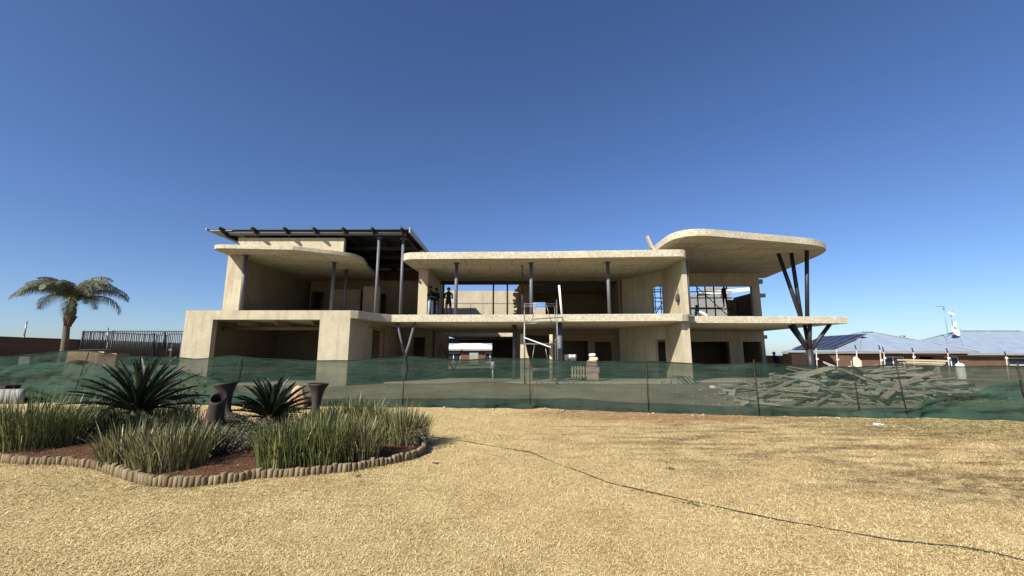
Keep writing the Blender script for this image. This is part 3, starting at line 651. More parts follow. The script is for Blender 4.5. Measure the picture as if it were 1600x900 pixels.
# ------------------------------------------------------------------ people
def chain_mesh(joints, edges):
    me = bpy.data.meshes.new('p'); me.from_pydata([j[0] for j in joints], [], []) if False else me.from_pydata([j[0] for j in joints], edges, [])
    o = bpy.data.objects.new('p', me); COL.objects.link(o)
    o.modifiers.new('s', 'SKIN'); sub = o.modifiers.new('u', 'SUBSURF'); sub.levels = 1
    sv = me.skin_vertices[0].data
    for i, j in enumerate(joints): sv[i].radius = (j[1], j[1]*(j[2] if len(j) > 2 else 1)); sv[i].use_root = (i == 0)
    dg = bpy.context.evaluated_depsgraph_get(); dg.update()
    res = bpy.data.meshes.new_from_object(o.evaluated_get(dg)); bpy.data.objects.remove(o); return res
def person(loc, face, label, top, legs, arms='down', lean=0, hair='hair', hgt=1.74, sit=False):
    J = []; E = []
    def add(co, r, par=None, k=1):
        J.append((co, r, k)); i = len(J)-1
        if par is not None: E.append((par, i))
        return i
    pel = add((0, .0, .95), .14, None, .75); ch = add((0, -lean*.25, 1.2), .145, pel, .72); sh = add((0, -lean*.45, 1.42), .13, ch, .7)
    nk = add((0, -lean*.55, 1.50), .055, sh); hd = add((0, -lean*.6-.01, 1.60), .085, nk, 1.15); tp = add((0, -lean*.6-.01, 1.70), .075, hd, 1.15)
    add((0, -lean*.6-.105, 1.60), .02, hd)                                  # nose
    for s in (-1, 1):
        hp = add((.1*s, 0, .88), .095, pel); kn = add((.12*s, -.02, .5), .065, hp); an = add((.13*s, .02, .09), .045, kn); add((.15*s, -.14, .04), .04, an)
        so_ = add((.185*s, -lean*.45, 1.40), .065, sh)
        pose = arms if isinstance(arms, str) else arms[0 if s < 0 else 1]
        el, wr = {'down': ((.235*s, .05-lean*.3, 1.13), (.215*s, -.06-lean*.3, .90)), 'front': ((.225*s, .02, 1.14), (.09*s, -.24, 1.12)), 'up': ((.30*s, -.1, 1.6), (.24*s, -.2, 1.86)), 'hip': ((.36*s, .05, 1.18), (.2*s, -.08, 1.0))}[pose]
        e_ = add(el, .05, so_); w_ = add(wr, .033, e_)
        d = (Vector(wr)-Vector(el)).normalized(); pc = Vector(wr)+d*.06; pm = add(tuple(pc), .034, w_)
        sd = d.cross(Vector((0, 1, .2))).normalized()
        for q, L in ((-.026, .075), (-.009, .085), (.009, .08), (.026, .065)):
            k1 = add(tuple(pc+sd*q+d*.045), .0085, pm); add(tuple(pc+sd*q*1.1+d*(.045+L*.55)+Vector((0, -.012, 0))), .0075, k1)
        th = add(tuple(pc+sd*.045*s+d*.01), .009, pm); add(tuple(pc+sd*.06*s+d*.045), .008, th)
    me = chain_mesh(J, E)
    sc_ = hgt/1.78; a = np.empty(len(me.vertices)*3, 'f'); me.vertices.foreach_get('co', a)
    for m in ('skin', top, legs, 'shoe'): me.materials.append(M[m])
    for p_ in me.polygons:
        c = p_.center; r_ = abs(c.x)
        if c.z > 1.485: i = 0
        elif c.z < .1: i = 3
        else:
            i = 1 if c.z > .93 else 2
            if r_ > .205 and .7 < c.z < 1.0 and 'down' in (arms if isinstance(arms, tuple) else (arms,)): i = 0 if c.z < .92 else 1
        p_.material_index = i; p_.use_smooth = True
    me.transform(Matrix.Scale(sc_, 4))
    t = thing('person', loc, label, 'person'); t.rotation_euler = (0, 0, face)
    o = bpy.data.objects.new('body', me); COL.objects.link(o); o.parent = t
    hm = MB().lathe([(.001, .125), (.05, .118), (.09, .08), (.102, .03), (.1, -.01), (.088, -.03)], (0, -lean*.6+.012, 1.64), None, 14)
    if hair != 'hair': hm.box(-.09, .09, -.2-lean*.6, -.07-lean*.6, 1.645, 1.66)
    h = hm.mesh('hair'); h.transform(Matrix.Scale(sc_, 4)); h.materials.append(M[hair]); ho = bpy.data.objects.new('hair' if hair == 'hair' else 'hard_hat', h); COL.objects.link(ho); ho.parent = t
    return t
X = lambda px, py, Y: ray(px, py)[0]*Y
person((X(673, 460, 22.3), 22.3, Z1), R(60), 'person in black top and pale jeans at the left of the upper floor', 'dark_cloth', 'jeans', 'front', hgt=1.76)
person((X(682, 460, 22.6), 22.6, Z1), R(-40), 'person in dark clothes with hands together, standing just right of the one in pale jeans', 'dark_cloth', 'navy', 'front', hgt=1.70)
person((X(701, 460, 22.5), 22.5, Z1), R(15), 'person in dark clothes standing alone against the bright upper back window', 'dark_cloth', 'dark_cloth', 'front', hgt=1.72)
person((X(1132, 460, 30.2), 30.2, 5.06), R(190), 'worker in dark clothes standing on the scaffold platform in the upper right opening', 'dark_cloth', 'dark_cloth', ('up', 'down'), hgt=1.74)
person((X(1084.5, 460, 30.6), 30.6, Z1), R(70), 'worker in a pale cyan shirt at the left end of the upper right opening', 'cyan_cloth', 'grey_cloth', 'front', .2, hgt=1.72)
person((X(1214, 556, 27.5), 27.5, .22), R(-70), 'person in dark clothes with dark blue cap outside the right end of the house', 'navy', 'dark_cloth', 'front', .45, 'blue_hat', 1.66)
# ------------------------------------------------------------------ shade net fence
top_px = [(-60, 558), (0, 557), (60, 552), (125, 547), (200, 557), (300, 560), (365, 557), (480, 564), (560, 563), (632, 556.5), (720, 562), (830, 560), (930, 566), (1012, 564), (1100, 570), (1182, 567), (1260, 572), (1338, 574), (1412, 569), (1500, 573), (1600, 572)]
def net_top(x):
    pts = []
    for q in top_px:
        a, b = ray(*q)
        # meet the course of the net on the ground
        lo, hi = 5., 30.
        for _ in range(40):
            mid_ = (lo+hi)/2
            if mid_ < net_y(a*mid_): lo = mid_
            else: hi = mid_
        pts.append((a*lo, CAMH+b*lo))
    return pts
NTP = net_top(0)
NTP = [(-24, NTP[0][1])]+NTP+[(17.5, NTP[-1][1])]
FENCE = thing('shade_net_fence', (0, net_y(0), 0), 'long sagging fence of green see-through shade net on thin posts, across the whole plot', 'fence')
def net_pt(x, t, off=0.0, fold=1.0):
    zt = lerp_pts(NTP, x)+.045*mnoise.noise(Vector((x*.9, 5, 5)))+.012*mnoise.noise(Vector((x*4, 5, 9))); z = t*zt
    f = .05*mnoise.noise(Vector((x*.45, z*2.6, 0)))+.022*mnoise.noise(Vector((x*1.1, z*7, 4)))
    f += (1-t)**3*.16*mnoise.noise(Vector((x*1.5, z*1.2, 9)))+(1-t)**6*.10*mnoise.noise(Vector((x*4, 0, 2)))
    def ridge(a, b, c): return (1-abs(mnoise.noise(Vector((a, b, c))))*2.2)
    kf = sstep(-9, -13, x)+.9*sstep(9, 11.5, x)
    if kf > 0: f += kf*(.12*ridge(x*.55+z*1.3, z*1.9-x*.2, 3.3)+.05*ridge(x*1.6-z*2.2, z*3.0, 7.1))
    f += .022*ridge(x*.22, z*2.1+x*.12, 1.7)
    if x < -12: f += .05*mnoise.noise(Vector((x*1.3+z*1.6, z*.7, 6)))
    if x > 8.5: f += .10*sstep(8.5, 11, x)*mnoise.noise(Vector((x*.9-z*1.1, z*2.4, 8)))
    return Vector((x, net_y(x)+f*fold+off-.10*(1-t)**4, z+.012+(.03*mnoise.noise(Vector((x*2.5, 1, 1)))*(1-t)**2)))
def net_panel(x0, x1, t0f, t1f, off, mat, nx, nt_=26, fold=1.0):
    vs = []; xs_ = np.linspace(x0, x1, nx)
    for x in xs_:
        a, b = t0f(x), t1f(x)
        for j in range(nt_): vs.append(net_pt(x, a+(b-a)*j/(nt_-1), off, fold))
    fs = [(i*nt_+j, (i+1)*nt_+j, (i+1)*nt_+j+1, i*nt_+j+1) for i in range(nx-1) for j in range(nt_-1)]
    return MB().add(vs, fs, True).build('net', mat, FENCE)
net_panel(-24, 17.5, lambda x: 0, lambda x: 1, 0, 'shade_net', 640)
nn = lambda x, s, o: mnoise.noise(Vector((x*s, o, 0)))
net_panel(-24, -6.0, lambda x: .0, lambda x: max(.05, .80+.16*nn(x, .6, 2)-.72*sstep(-12.5, -6.5, x)), -.07, 'shade_net_bunched', 420, 22, 1.3)
net_panel(-6.0, 8.6, lambda x: .0, lambda x: max(.012, .045+.16*nn(x, .8, 4)+.05*nn(x, 2.6, 8)), -.05, 'shade_net_fold', 240, 8, 1.6)
net_panel(8.6, 17.5, lambda x: .0, lambda x: max(.05, .12+.62*sstep(9.6, 13.2, x)+.16*nn(x, .7, 6)), -.08, 'shade_net_bunched', 320, 22, 1.3)
net_panel(-24, 17.5, lambda x: .975, lambda x: 1.0, -.006, 'shade_net_fold', 400, 3)
for px, dx, zt in ((112, .32, 1.72), (365, .1, 1.55), (629, .03, 1.62), (828, 0, 1.5), (1012, 0, 1.53), (1183, 0, 1.5), (1338, .02, 1.6), (1412, -.08, 1.5), (1600, 0, 1.45)):
    lo, hi = 5., 30.; a = ray(px, 640)[0]
    for _ in range(40):
        q = (lo+hi)/2
        if q < net_y(a*q): lo = q
        else: hi = q
    mt = 'dark_rubber'
    MB().tube([(a*lo, lo-.09, -.05), (a*lo+dx, lo-.05, zt)], .015, 8).build('post', mt, FENCE)
m = MB(); xx = np.linspace(-24, 17.5, 300); m.tube([net_pt(x, 1.0)+Vector((0, -.012, -.004)) for x in xx], .006, 5); m.build('top_wire', 'dark_rubber', FENCE)
# ------------------------------------------------------------------ rubble heap of planks and slab pieces behind the net
G = 'planks thrown on the rubble heap'
n_ = 0
LBL = 'weathered plank lying tangled in the rubble heap behind the right part of the net'
LBS = 'broken slab piece lying in the rubble heap behind the right part of the net'
def heap(x): return site_z(x[0], x[1])
while n_ < 215:
    x = rng.gauss(11.7, 1.7); y = rng.uniform(13.2, 15.8)
    if x < 7.6 or x > 16 or y < net_y(x)+.7: continue
    L = rng.uniform(.5, 2.2); ang = R(rng.gauss(0, 24))+(math.pi if rng.random() < .5 else 0); tilt = R(rng.gauss(0, 8))
    mat3 = Matrix.Rotation(ang, 3, 'Z') @ Matrix.Rotation(tilt, 3, 'Y') @ Matrix.Rotation(R(rng.gauss(0, 25)), 3, 'X')
    c = Vector((x, y, heap((x, y))+abs(math.sin(tilt))*L*.35+rng.uniform(.02, .26)*math.exp(-((x-11.7)/2.2)**2)+.02))
    m = MB(); m.obox(c, L, rng.uniform(.05, .17), rng.uniform(.025, .06), mat3, .012)
    tag(m.build('plank', rng.choice(['grey_wood', 'grey_wood', 'grey_wood', 'dark_wood', 'pale_wood']), None, c), LBL, 'plank', G); n_ += 1
for _ in range(100):
    x = rng.gauss(11.8, 1.9); y = rng.uniform(13.3, 15.4)
    if y < net_y(x)+.8 or x < 7: continue
    mat3 = Matrix.Rotation(rng.uniform(0, 6.3), 3, 'Z') @ Matrix.Rotation(R(rng.gauss(0, 25)), 3, 'X')
    c = Vector((x, y, heap((x, y))+rng.uniform(.02, .2))); m = MB(); m.obox(c, rng.uniform(.2, .8), rng.uniform(.15, .5), rng.uniform(.04, .12), mat3, .05)
    tag(m.build('slab_piece', 'rubble_concrete', None, c), LBS, 'slab piece', 'slab pieces on the rubble heap')
m = MB()                                    # fine chips between the planks
for _ in range(2600):
    x = rng.gauss(11.7, 1.9); y = rng.uniform(13.0, 16.2)
    if y < net_y(x)+.5: continue
    m.obox((x, y, site_z(x, y)+rng.uniform(-.01, .10)*math.exp(-((x-11.7)/2.2)**2)), rng.uniform(.03, .16), rng.uniform(.02, .10), rng.uniform(.015, .05), Matrix.Rotation(rng.uniform(0, 6.3), 3, 'Z') @ Matrix.Rotation(R(rng.gauss(0, 25)), 3, 'X'), .008, rng.choice([0, 0, 1, 1, 2, 3]))
tag(m.build('rubble_chips', ['rubble_concrete', 'grey_wood', 'dark_wood', 'stone'], None, (0, 0, 0)), 'fine grey chips and splinters filling the rubble heap behind the net', 'rubble', None, 'stuff')
for (x0_, y0_, x1_, y1_, Y0, Y1, lab) in ((1150, 635, 1245, 592, 13.7, 14.3, 'long pale plank leaning up the left side of the rubble heap'), (1290, 577, 1410, 615, 14.6, 13.2, 'long plank sloping down to the right from the top of the rubble heap'), (1360, 587, 1480, 632, 14.4, 12.7, 'long plank at the lower right side of the rubble heap')):
    a, b = at(x0_, y0_, Y0), at(x1_, y1_, Y1)
    tag(MB().bar(a, b, .16, .05).build('plank', 'grey_wood'), lab, 'plank', G)
# small stones along the foot of the net and on the bank
for i in range(34):
    px = rng.uniform(640, 1330); front = i < 22
    p = gp(px, lerp_pts(base_px, px)+(rng.uniform(1.0, 4) if front else rng.uniform(-28, -12)))
    if not front: p.z = site_z(p.x, p.y)
    r = rng.uniform(.02, .055)*(1 if front else 1.3); m = MB(); m.lathe([(.001, r*.7), (r*.6, r*.55), (r, .05*r), (r*.8, -r*.4), (.001, -r*.5)], p+Vector((0, 0, r*.3)), Matrix.Rotation(rng.random()*6, 3, 'Z'), 7, 0, .5)
    tag(m.build('stone', 'stone'), 'small pale stone lying at the foot of the green net' if front else 'pale stone on the bare earth bank behind the green net', 'stone', 'stones at the foot of the net' if front else 'stones on the bank')
# things lying on the bank, seen through the net
def scrap(px, py, Y, dx, dy, dz, rz, mat, name, label, cat, up=.04):
    p = at(px, py, Y); p.z = max(site_z(p.x, Y), .0)+up
    return tag(MB().obox(p, dx, dy, dz, Matrix.Rotation(rz, 3, 'Z') @ Matrix.Rotation(R(6), 3, 'Y'), .01).build(name, mat), label, cat)
scrap(1118, 604, 17.0, .5, .18, .1, .6, 'white_bag', 'paper_scrap', 'crumpled white scrap on the bank right of the white pillar', 'paper scrap')
scrap(1157, 605, 16.8, .35, .25, .16, .2, 'dark_rubber', 'dark_block', 'small dark block on the bank left of the rubble heap', 'block')
# sacks and such on the ground floor
t = thing('sack_pile', (X(925, 565, 21.0), 21.0, Z0), 'pile of pale and pink sacks on the ground floor, right of the scaffold tower', 'sack pile')
bx = X(925, 565, 21.0)
def sack(z, dx, w, h, mat, x=0):
    o = MB().obox((bx+dx, 21.0, z), w, .42, h, Matrix.Rotation(R(rng.uniform(-8, 8)), 3, 'Z'), .03).build('sack', mat, t); bevel(o, .07, 3)
sack(.58, 0, .62, .4, 'pink_bag'); sack(.93, .0, .60, .32, 'pink_bag'); sack(1.22, -.02, .52, .28, 'pink_bag'); sack(1.45, .08, .40, .18, 'sand_bag'); sack(1.64, .02, .34, .18, 'white_bag')
m = MB(); x0 = X(893, 575, 20.8)
for i in range(7): m.box(x0+i*.14, x0+i*.14+.07, 20.8, 20.84, .55, 1.1)
m.box(x0-.05, x0+.95, 20.842, 20.88, .6, .68); m.box(x0-.05, x0+.95, 20.842, 20.88, .95, 1.03)
tag(m.build('slatted_pallet', 'pale_wood'), 'pale slatted pallet standing on edge behind the net beside the pink sacks', 'pallet')
for i, (px, py) in enumerate(((885, 549), (892, 550), (897, 551))):
    x = X(px, py, 21.6); m = MB(); m.lathe([(.0, 0), (.10, 0), (.12, .32), (.125, .34), (.10, .335), (.09, .05)], (x, 21.6, 1.32), None, 12)
    tag(m.build('bucket', 'white_bag'), ['leftmost', 'middle', 'rightmost'][i]+' of three pale buckets lined up on a shelf board right of the scaffold tower', 'bucket', 'buckets on the shelf board')
for i, (pa, ya_, pb, yb_) in enumerate(((690, 538, 712, 566), (722, 546, 708, 562))):
    a_, b_ = at(pa, ya_, 29.5), at(pb, yb_, 29.5)
    tag(MB().bar(a_, (b_.x, 29.3, Z0), .22, .05).build('leaning_board', 'dark_wood'), ('longer' if i == 0 else 'shorter')+' dark board leaning in the shaded ground floor opening left of the scaffold tower', 'board')
m = MB(); m.box(X(880, 550, 21.6), X(905, 550, 21.6)+.1, 21.4, 21.8, 1.27, 1.318); m.box(X(881, 550, 21.6), X(881, 550, 21.6)+.06, 21.5, 21.7, Z0, 1.268); m.box(X(905, 550, 21.6), X(905, 550, 21.6)+.06, 21.5, 21.7, Z0, 1.268)
tag(m.build('trestle_board', 'grey_wood'), 'shelf board on two legs carrying the pale buckets on the ground floor', 'trestle')
p = at(1098, 486, 21.6); m = MB(); m.obox((p.x, 21.6, Z1+.14), .42, .26, .17, Matrix.Rotation(R(32), 3, 'Y'), .05); o = m.build('white_sack', 'white_bag'); bevel(o, .05, 3)
tag(o, 'white sack slumped on the terrace slab just right of the pier on the upper floor', 'sack')
p = at(770, 570, 20.2); m = MB(); m.lathe([(.001, 0), (.09, 0), (.1, .28), (.07, .32), (.001, .33)], (p.x, 20.2, 1.0), None, 14); m.tube([(p.x, 20.2, .3), (p.x, 20.2, 1.0)], .03, 6)
tag(m.build('drum', 'white_bag'), 'small white drum on a stand behind the net in the middle of the site', 'drum')
p = (8.42, 20.95); m = MB(); m.lathe([(.001, 0), (.10, .04), (.13, .18), (.09, .34), (.03, .46), (.001, .47)], (p[0], p[1], 4.28), None, 12, 0, .5); m.tube([(p[0], p[1], 4.72), (p[0]+.06, p[1], 5.0)], .012, 5)
tag(m.build('hanging_bag', 'clay'), 'dark bag hanging on the sunlit pier wall of the upper floor', 'bag')
x = X(816, 465, 21.8); m = MB(); m.tube([(x, 21.8, Z1), (x, 21.8, 5.2)], .035, 8); m.tube([(x, 21.8, 5.1), (x, 21.8, Z2a-.02)], .025, 8); m.box(x-.07, x+.07, 21.73, 21.87, Z2a-.02, Z2a-.003); m.box(x-.07, x+.07, 21.73, 21.87, Z1+.001, Z1+.015)
tag(m.build('steel_prop', 'black_steel'), 'thin dark steel prop under the roof slab beside the broken brick pier', 'prop')
# loose reinforcement and hoses heaped at the foot of the white pillar
for i, (px, py) in enumerate(((1050, 590), (1058, 586), (1064, 591), (1070, 588))):
    p = at(px, py, 19.2); p.z = .36
    m = MB(); m.tube([p+Vector((-.5+.2*i, 0, 0)), p+Vector((-.2, .1, .25+.1*(i % 2))), p+Vector((.2, -.1, .3)), p+Vector((.55, .05, .0))], .03, 7)
    tag(m.build('bent_pipe', 'galvanised'), 'bent grey pipe heaped at the foot of the pier behind the net', 'pipe', 'bent pipes at the foot of the pier')
# ------------------------------------------------------------------ left background: boundary wall, palisade, palm
t = thing('boundary_wall', (-39.5, 35, 0), 'dark brown brick boundary wall running back on the far left', 'wall')
for i, (y0, y1) in enumerate(((12, 22), (22, 30.5), (30.5, 38.5), (38.5, 50))):
    zt = 3.02+.02*(i % 2)
    m = MB(); m.box(-39.75, -39.5+.03*(i % 2), y0, y1, 0, zt); m.build('wall_panel', 'brown_brick', t)
    MB().box(-39.85, -39.4, y0, y1, zt+.002, zt+.06).build('coping', 'brown_brick', t)
for y in (22, 30.5, 38.5): MB().box(-39.7, -39.3, y-.2, y+.2, 0, 2.95).build('wall_pillar', 'brown_brick', t)
def pole(px, py0, py1, Y, r, label, lean=0):
    a, b = at(px, py0, Y), at(px-lean, py1, Y); t_ = thing('fence_pole', (b.x, Y, b.z), label, 'pole')
    MB().tube([b, a], r, 8).build('pole', 'galvanised' if lean else 'black_steel', t_)
    MB().obox((b.x, Y-.03, b.z+.25), .09, .09, .4).build('insulator', 'white_paint', t_); return t_
pole(42, 502, 535, 34, .05, 'slim leaning wire pole rising above the brown boundary wall, left of the palm', 6)
pole(168.5, 512, 545, 27.2, .045, 'slim dark wire pole rising behind the black palisade', 1)
# palisade on a low wall
pt_ = thing('palisade_fence', (-20, 26, 1.5), 'black steel palisade railing on a low wall between the palm and the house', 'fence')
def pal(p0, p1, z0, z1, n):
    p0, p1 = Vector((*p0, 0)), Vector((*p1, 0))
    m = MB()
    for i in range(n+1):
        c = p0.lerp(p1, i/n); m.tube([(c.x, c.y, z0), (c.x, c.y, z1-.02)], .024, 5)
    m.build('pickets', 'black_steel', pt_)
    for z in (z1, z0+.12): MB().bar((p0.x, p0.y, z), (p1.x, p1.y, z), .05).build('rail', 'black_steel', pt_)
    for c in (p0, p1): MB().tube([(c.x, c.y, z0-.2), (c.x, c.y, z1+.04)], .045, 8).build('post', 'black_steel', pt_)
pal((-26.7, 26), (-24.9, 26), 1.86, 3.1, 16); pal((-24.8, 26), (-14.9, 26.5), 1.1, 3.12, 92); pal((-26.7, 26.1), (-25.6, 31), 1.86, 3.1, 30); pal((-25.6, 31.2), (-14.9, 31.5), 1.1, 3.2, 80)
for px, a, b in ((240, 521, 560), (257, 519, 545)):
    MB().tube([at(px, b, 25.9), at(px, a, 25.9)], .07, 8).build('post', 'black_steel', pt_)
tag(MB().box(-27.3, -24.95, 25.75, 25.95, .2, 1.86).build('low_wall', 'boulder'), 'low orange plastered wall under the left end of the black palisade', 'wall')
t = thing('brick_pallet', (X(178, 550, 25), 25, .6), 'dark red stack of bricks on a pallet in front of the black palisade', 'brick stack')
c = X(178, 550, 25); MB().box(c-.55, c+.55, 24.6, 25.4, .72, 1.75).build('bricks', 'red_brick', t); MB().box(c-.6, c+.6, 24.55, 25.45, .55, .718).build('pallet', 'grey_wood', t)
p = at(267, 548, 24.5); pl = thing('fence_post', (p.x, 24.5, .5), 'slim pale post with white insulators in front of the black palisade', 'post')
MB().tube([(p.x, 24.5, .5), (p.x, 24.5, 2.3)], .035, 7).build('pole', 'pale_wood', pl); MB().obox((p.x, 24.46, 1.95), .12, .1, .1).build('insulator', 'white_paint', pl)
p = at(46, 554, 16.6); tag(MB().obox((p.x, 16.6, 1.33), .42, .3, .5).build('cement_block', 'grey_cement'), 'grey block showing just above the net on the far left', 'block')
# palm
def leaflets(m, pts, ups, ln, n, droop, wdt, vee, rr, side_sw=.5, mi=0, start=.07):
    """pinnate leaflets along a rachis polyline"""
    L = len(pts)-1
    for k_ in range(n):
        u = (k_+.5)/n*(1-start)+start; f = u*L; i = min(int(f), L-1); p_ = pts[i].lerp(pts[i+1], f-i); tg = (pts[i+1]-pts[i]).normalized(); up = ups[i]
        sd = tg.cross(up).normalized()
        l = ln*math.sin(math.pi*min(max(u, .06), .985))**.55*rr.uniform(.85, 1.1)
        for s in (-1, 1):
            d = (sd*s+tg*side_sw+up*(vee+rr.uniform(-.18, .18))).normalized()
            q1 = p_+d*l*.5-Vector((0, 0, droop*l*.22)); q2 = p_+d*l*(1-.25*droop)-Vector((0, 0, droop*l*.85)); w_ = tg*wdt
            m.add([p_-w_*.5, p_+w_*.5, q1+w_*.5, q1-w_*.5, q2], [(0, 1, 2, 3), (3, 2, 4)], False, mi)
def frond_pts(az, el, L, bend, n=9):
    p = Vector((0, 0, 0)); pts = [p.copy()]; ups = []; e = el
    for i in range(n):
        d = Vector((math.cos(az)*math.cos(e), math.sin(az)*math.cos(e), math.sin(e))); ups.append(Vector((-math.cos(az)*math.sin(e), -math.sin(az)*math.sin(e), math.cos(e))))
        p = p+d*L/n; pts.append(p.copy()); e -= bend/n*(.5+1.0*i/n)
    return pts, ups
def palm(base, crown):
    t = thing('palm_tree', base, 'tall palm with arching feathery fronds on the far left behind the net', 'palm tree')
    b, c = Vector(base), Vector(crown); pts = [b.lerp(c, i/10)+Vector((.10*math.sin(i*.5), 0, 0)) for i in range(11)]
    tr = MB().tube(pts, [.165-.005*i+.007*(i % 2) for i in range(11)], 14).build('trunk', 'bark', t)
    m = MB(); r2 = random.Random(3)
    for i in range(26):
        az = r2.random()*6.28; z = r2.uniform(-1.0, .05); m.tube([c+Vector((.1*math.cos(az), .1*math.sin(az), z-.15)), c+Vector((.25*math.cos(az), .25*math.sin(az), z+.2))], [.07, .03], 6)
    m.tube([c-Vector((0, 0, 1.0)), c-Vector((0, 0, .4)), c+Vector((0, 0, .25))], [.15, .22, .13], 10)
    m.build('boots', 'cut_boot', tr)
    for i in range(22):
        az = i*2.39996+.3; lv = (i % 11)/10.0; el = R(84-46*lv+r2.uniform(-6, 6)); L = r2.uniform(2.45, 3.0)*(1 if lv > .25 else .85); bend = R(138+22*lv+r2.uniform(-22, 22))
        pts, ups = frond_pts(az, el, L, bend); pts = [p+c+Vector((0, 0, .1)) for p in pts]
        m = MB(); m.tube(pts, [.045-.0042*k_ for k_ in range(len(pts))], 5); leaflets(m, pts, ups, .60, 84, 1.0, .019, .15, r2, .5, 0, .2)
        m.build('frond', 'palm_leaf', t)
palm((-23.4, 21.8, .5), (-23.2, 21.8, 4.25))
# house far left behind the palisade
def hip_house(name, C, ang, L, W, ze, zr, zg, wallm, roofm, label, ridge=True, over=.45, walls=True):
    t_ = thing(name, (C[0], C[1], zg), label, 'house')
    ca, sa = math.cos(ang), math.sin(ang); q = lambda u, v, z: Vector((C[0]+u*ca-v*sa, C[1]+u*sa+v*ca, z))
    m = MB(); hw = W/2; r0, r1 = (hw, L-hw) if L > W+.1 else (L/2, L/2)
    vs = [q(0, 0, ze), q(L, 0, ze), q(L, W, ze), q(0, W, ze), q(r0, hw, zr), q(r1, hw, zr)]
    m.add(vs, [(0, 1, 5, 4), (1, 2, 5), (2, 3, 4, 5), (3, 0, 4), (3, 2, 1, 0)]); rf_ = m.build('roof', roofm, t_)
    m = MB()
    for a, b in ((0, 1), (1, 2), (2, 3), (3, 0)):
        m.bar(vs[a]+Vector((0, 0, -.09)), vs[b]+Vector((0, 0, -.09)), .14, .2)
    m.build('gutter', 'grey_cement', rf_)
    for a, b in ((0, 4), (1, 5), (2, 5), (3, 4)):
        MB().bar(vs[a]+Vector((0, 0, .03)), vs[b]+Vector((0, 0, .03)), .28, .05).build('hip_capping', 'pale_blue_roof' if roofm != 'white_roof' else 'white_roof', rf_)
    if r1 > r0+.1: MB().bar(vs[4]+Vector((0, 0, .04)), vs[5]+Vector((0, 0, .04)), .3, .05).build('ridge_capping', 'pale_blue_roof', rf_)
    o_ = over; P2 = lambda u, v: (q(u, v, 0).x, q(u, v, 0).y)
    Lw, Ww = L-2*o_, W-2*o_
    wall_mb(P2(o_, o_), P2(L-o_, o_), .22, zg, ze-.2, [(Lw*.22, Lw*.42, zg+1.0, ze-.45), (Lw*.55, Lw*.68, zg+.1, ze-.45), (Lw*.78, Lw*.92, zg+1.0, ze-.45)]).build('wall', wallm, t_)
    wall_mb(P2(o_, W-o_), P2(o_, o_+.002), .22, zg, ze-.2, [(Ww*.3, Ww*.5, zg+1, ze-.45), (Ww*.62, Ww*.8, zg+1, ze-.45)]).build('wall', wallm, t_)
    wall_mb(P2(L-o_, o_+.24), P2(L-o_, W-o_), .22, zg, ze-.2).build('wall', wallm, t_)
    for a, b in ((.22, .42), (.78, .92)):
        f_ = wall_mb(P2(o_+Lw*a, o_+.1), P2(o_+Lw*b, o_+.1), .05, zg+1.0, ze-.45, [(.06, Lw*(b-a)/2-.03, zg+1.06, ze-.5), (Lw*(b-a)/2+.03, Lw*(b-a)-.06, zg+1.06, ze-.5)]).build('window', 'white_paint', t_)
        wall_mb(P2(o_+Lw*a+.02, o_+.13), P2(o_+Lw*b-.02, o_+.13), .01, zg+1.02, ze-.47).build('pane', 'solar_glass', f_)
    return t_, vs, q
hip_house('neighbour_house', (-27, 43), R(-8), 10, 7, 3.2, 4.25, -.1, 'brown_brick', 'white_roof', 'low house with a white roof far behind the black palisade')
hip_house('neighbour_house', (-10.5, 52), R(0), 9.5, 8, 2.42, 3.35, -.2, 'brown_brick', 'white_roof', 'pale roofed house seen straight through the ground floor of the unfinished house')
A, av, aq = hip_house('neighbour_house', (27.9, 34), R(2), 10.2, 9.0, 1.98, 3.76, -.3, 'brown_brick', 'pale_blue_roof', 'brick house with a pale blue pyramid roof carrying solar panels, right of the unfinished house')
B, bv, bq = hip_house('neighbour_house', (43.3, 40), R(0), 18.5, 12, 1.85, 4.3, -.3, 'brown_brick', 'pale_blue_roof', 'brick house with a long pale blue ridged roof at the far right')
# solar panels on racks over the roof face towards us
corner, back, apex = av[0], av[3], av[4]
e1 = (back-corner).normalized(); e2 = (apex-(corner+back)/2); e2n = e2.normalized(); nn_ = e1.cross(e2n).normalized(); nn_ = nn_ if nn_.z > 0 else -nn_
arr = [(i, j) for j in range(2) for i in range(5)]
m3 = Matrix((e1, e2n, nn_)).transposed()
tilt_m = m3
for (i, j) in arr:
    c = corner+e1*(3.2+i*1.06)+e2n*(1.25+j*1.7)+nn_*.14
    tp_ = thing('solar_panel', c, f"dark solar panel in the {'upper' if j else 'lower'} row on the pale blue pyramid roof", 'solar panel', f"{'upper' if j else 'lower'} row of solar panels")
    MB().obox(c, 1.0, 1.68, .035, m3).build('cells', 'solar_glass', tp_)
    m = MB()
    for (u, v, du, dv) in ((0, .84, 1.04, .04), (0, -.84, 1.04, .04), (.5, 0, .04, 1.64), (-.5, 0, .04, 1.64)): m.obox(c+e1*u+e2n*v, du, dv, .05, m3)
    m.build('frame', 'galvanised', tp_)
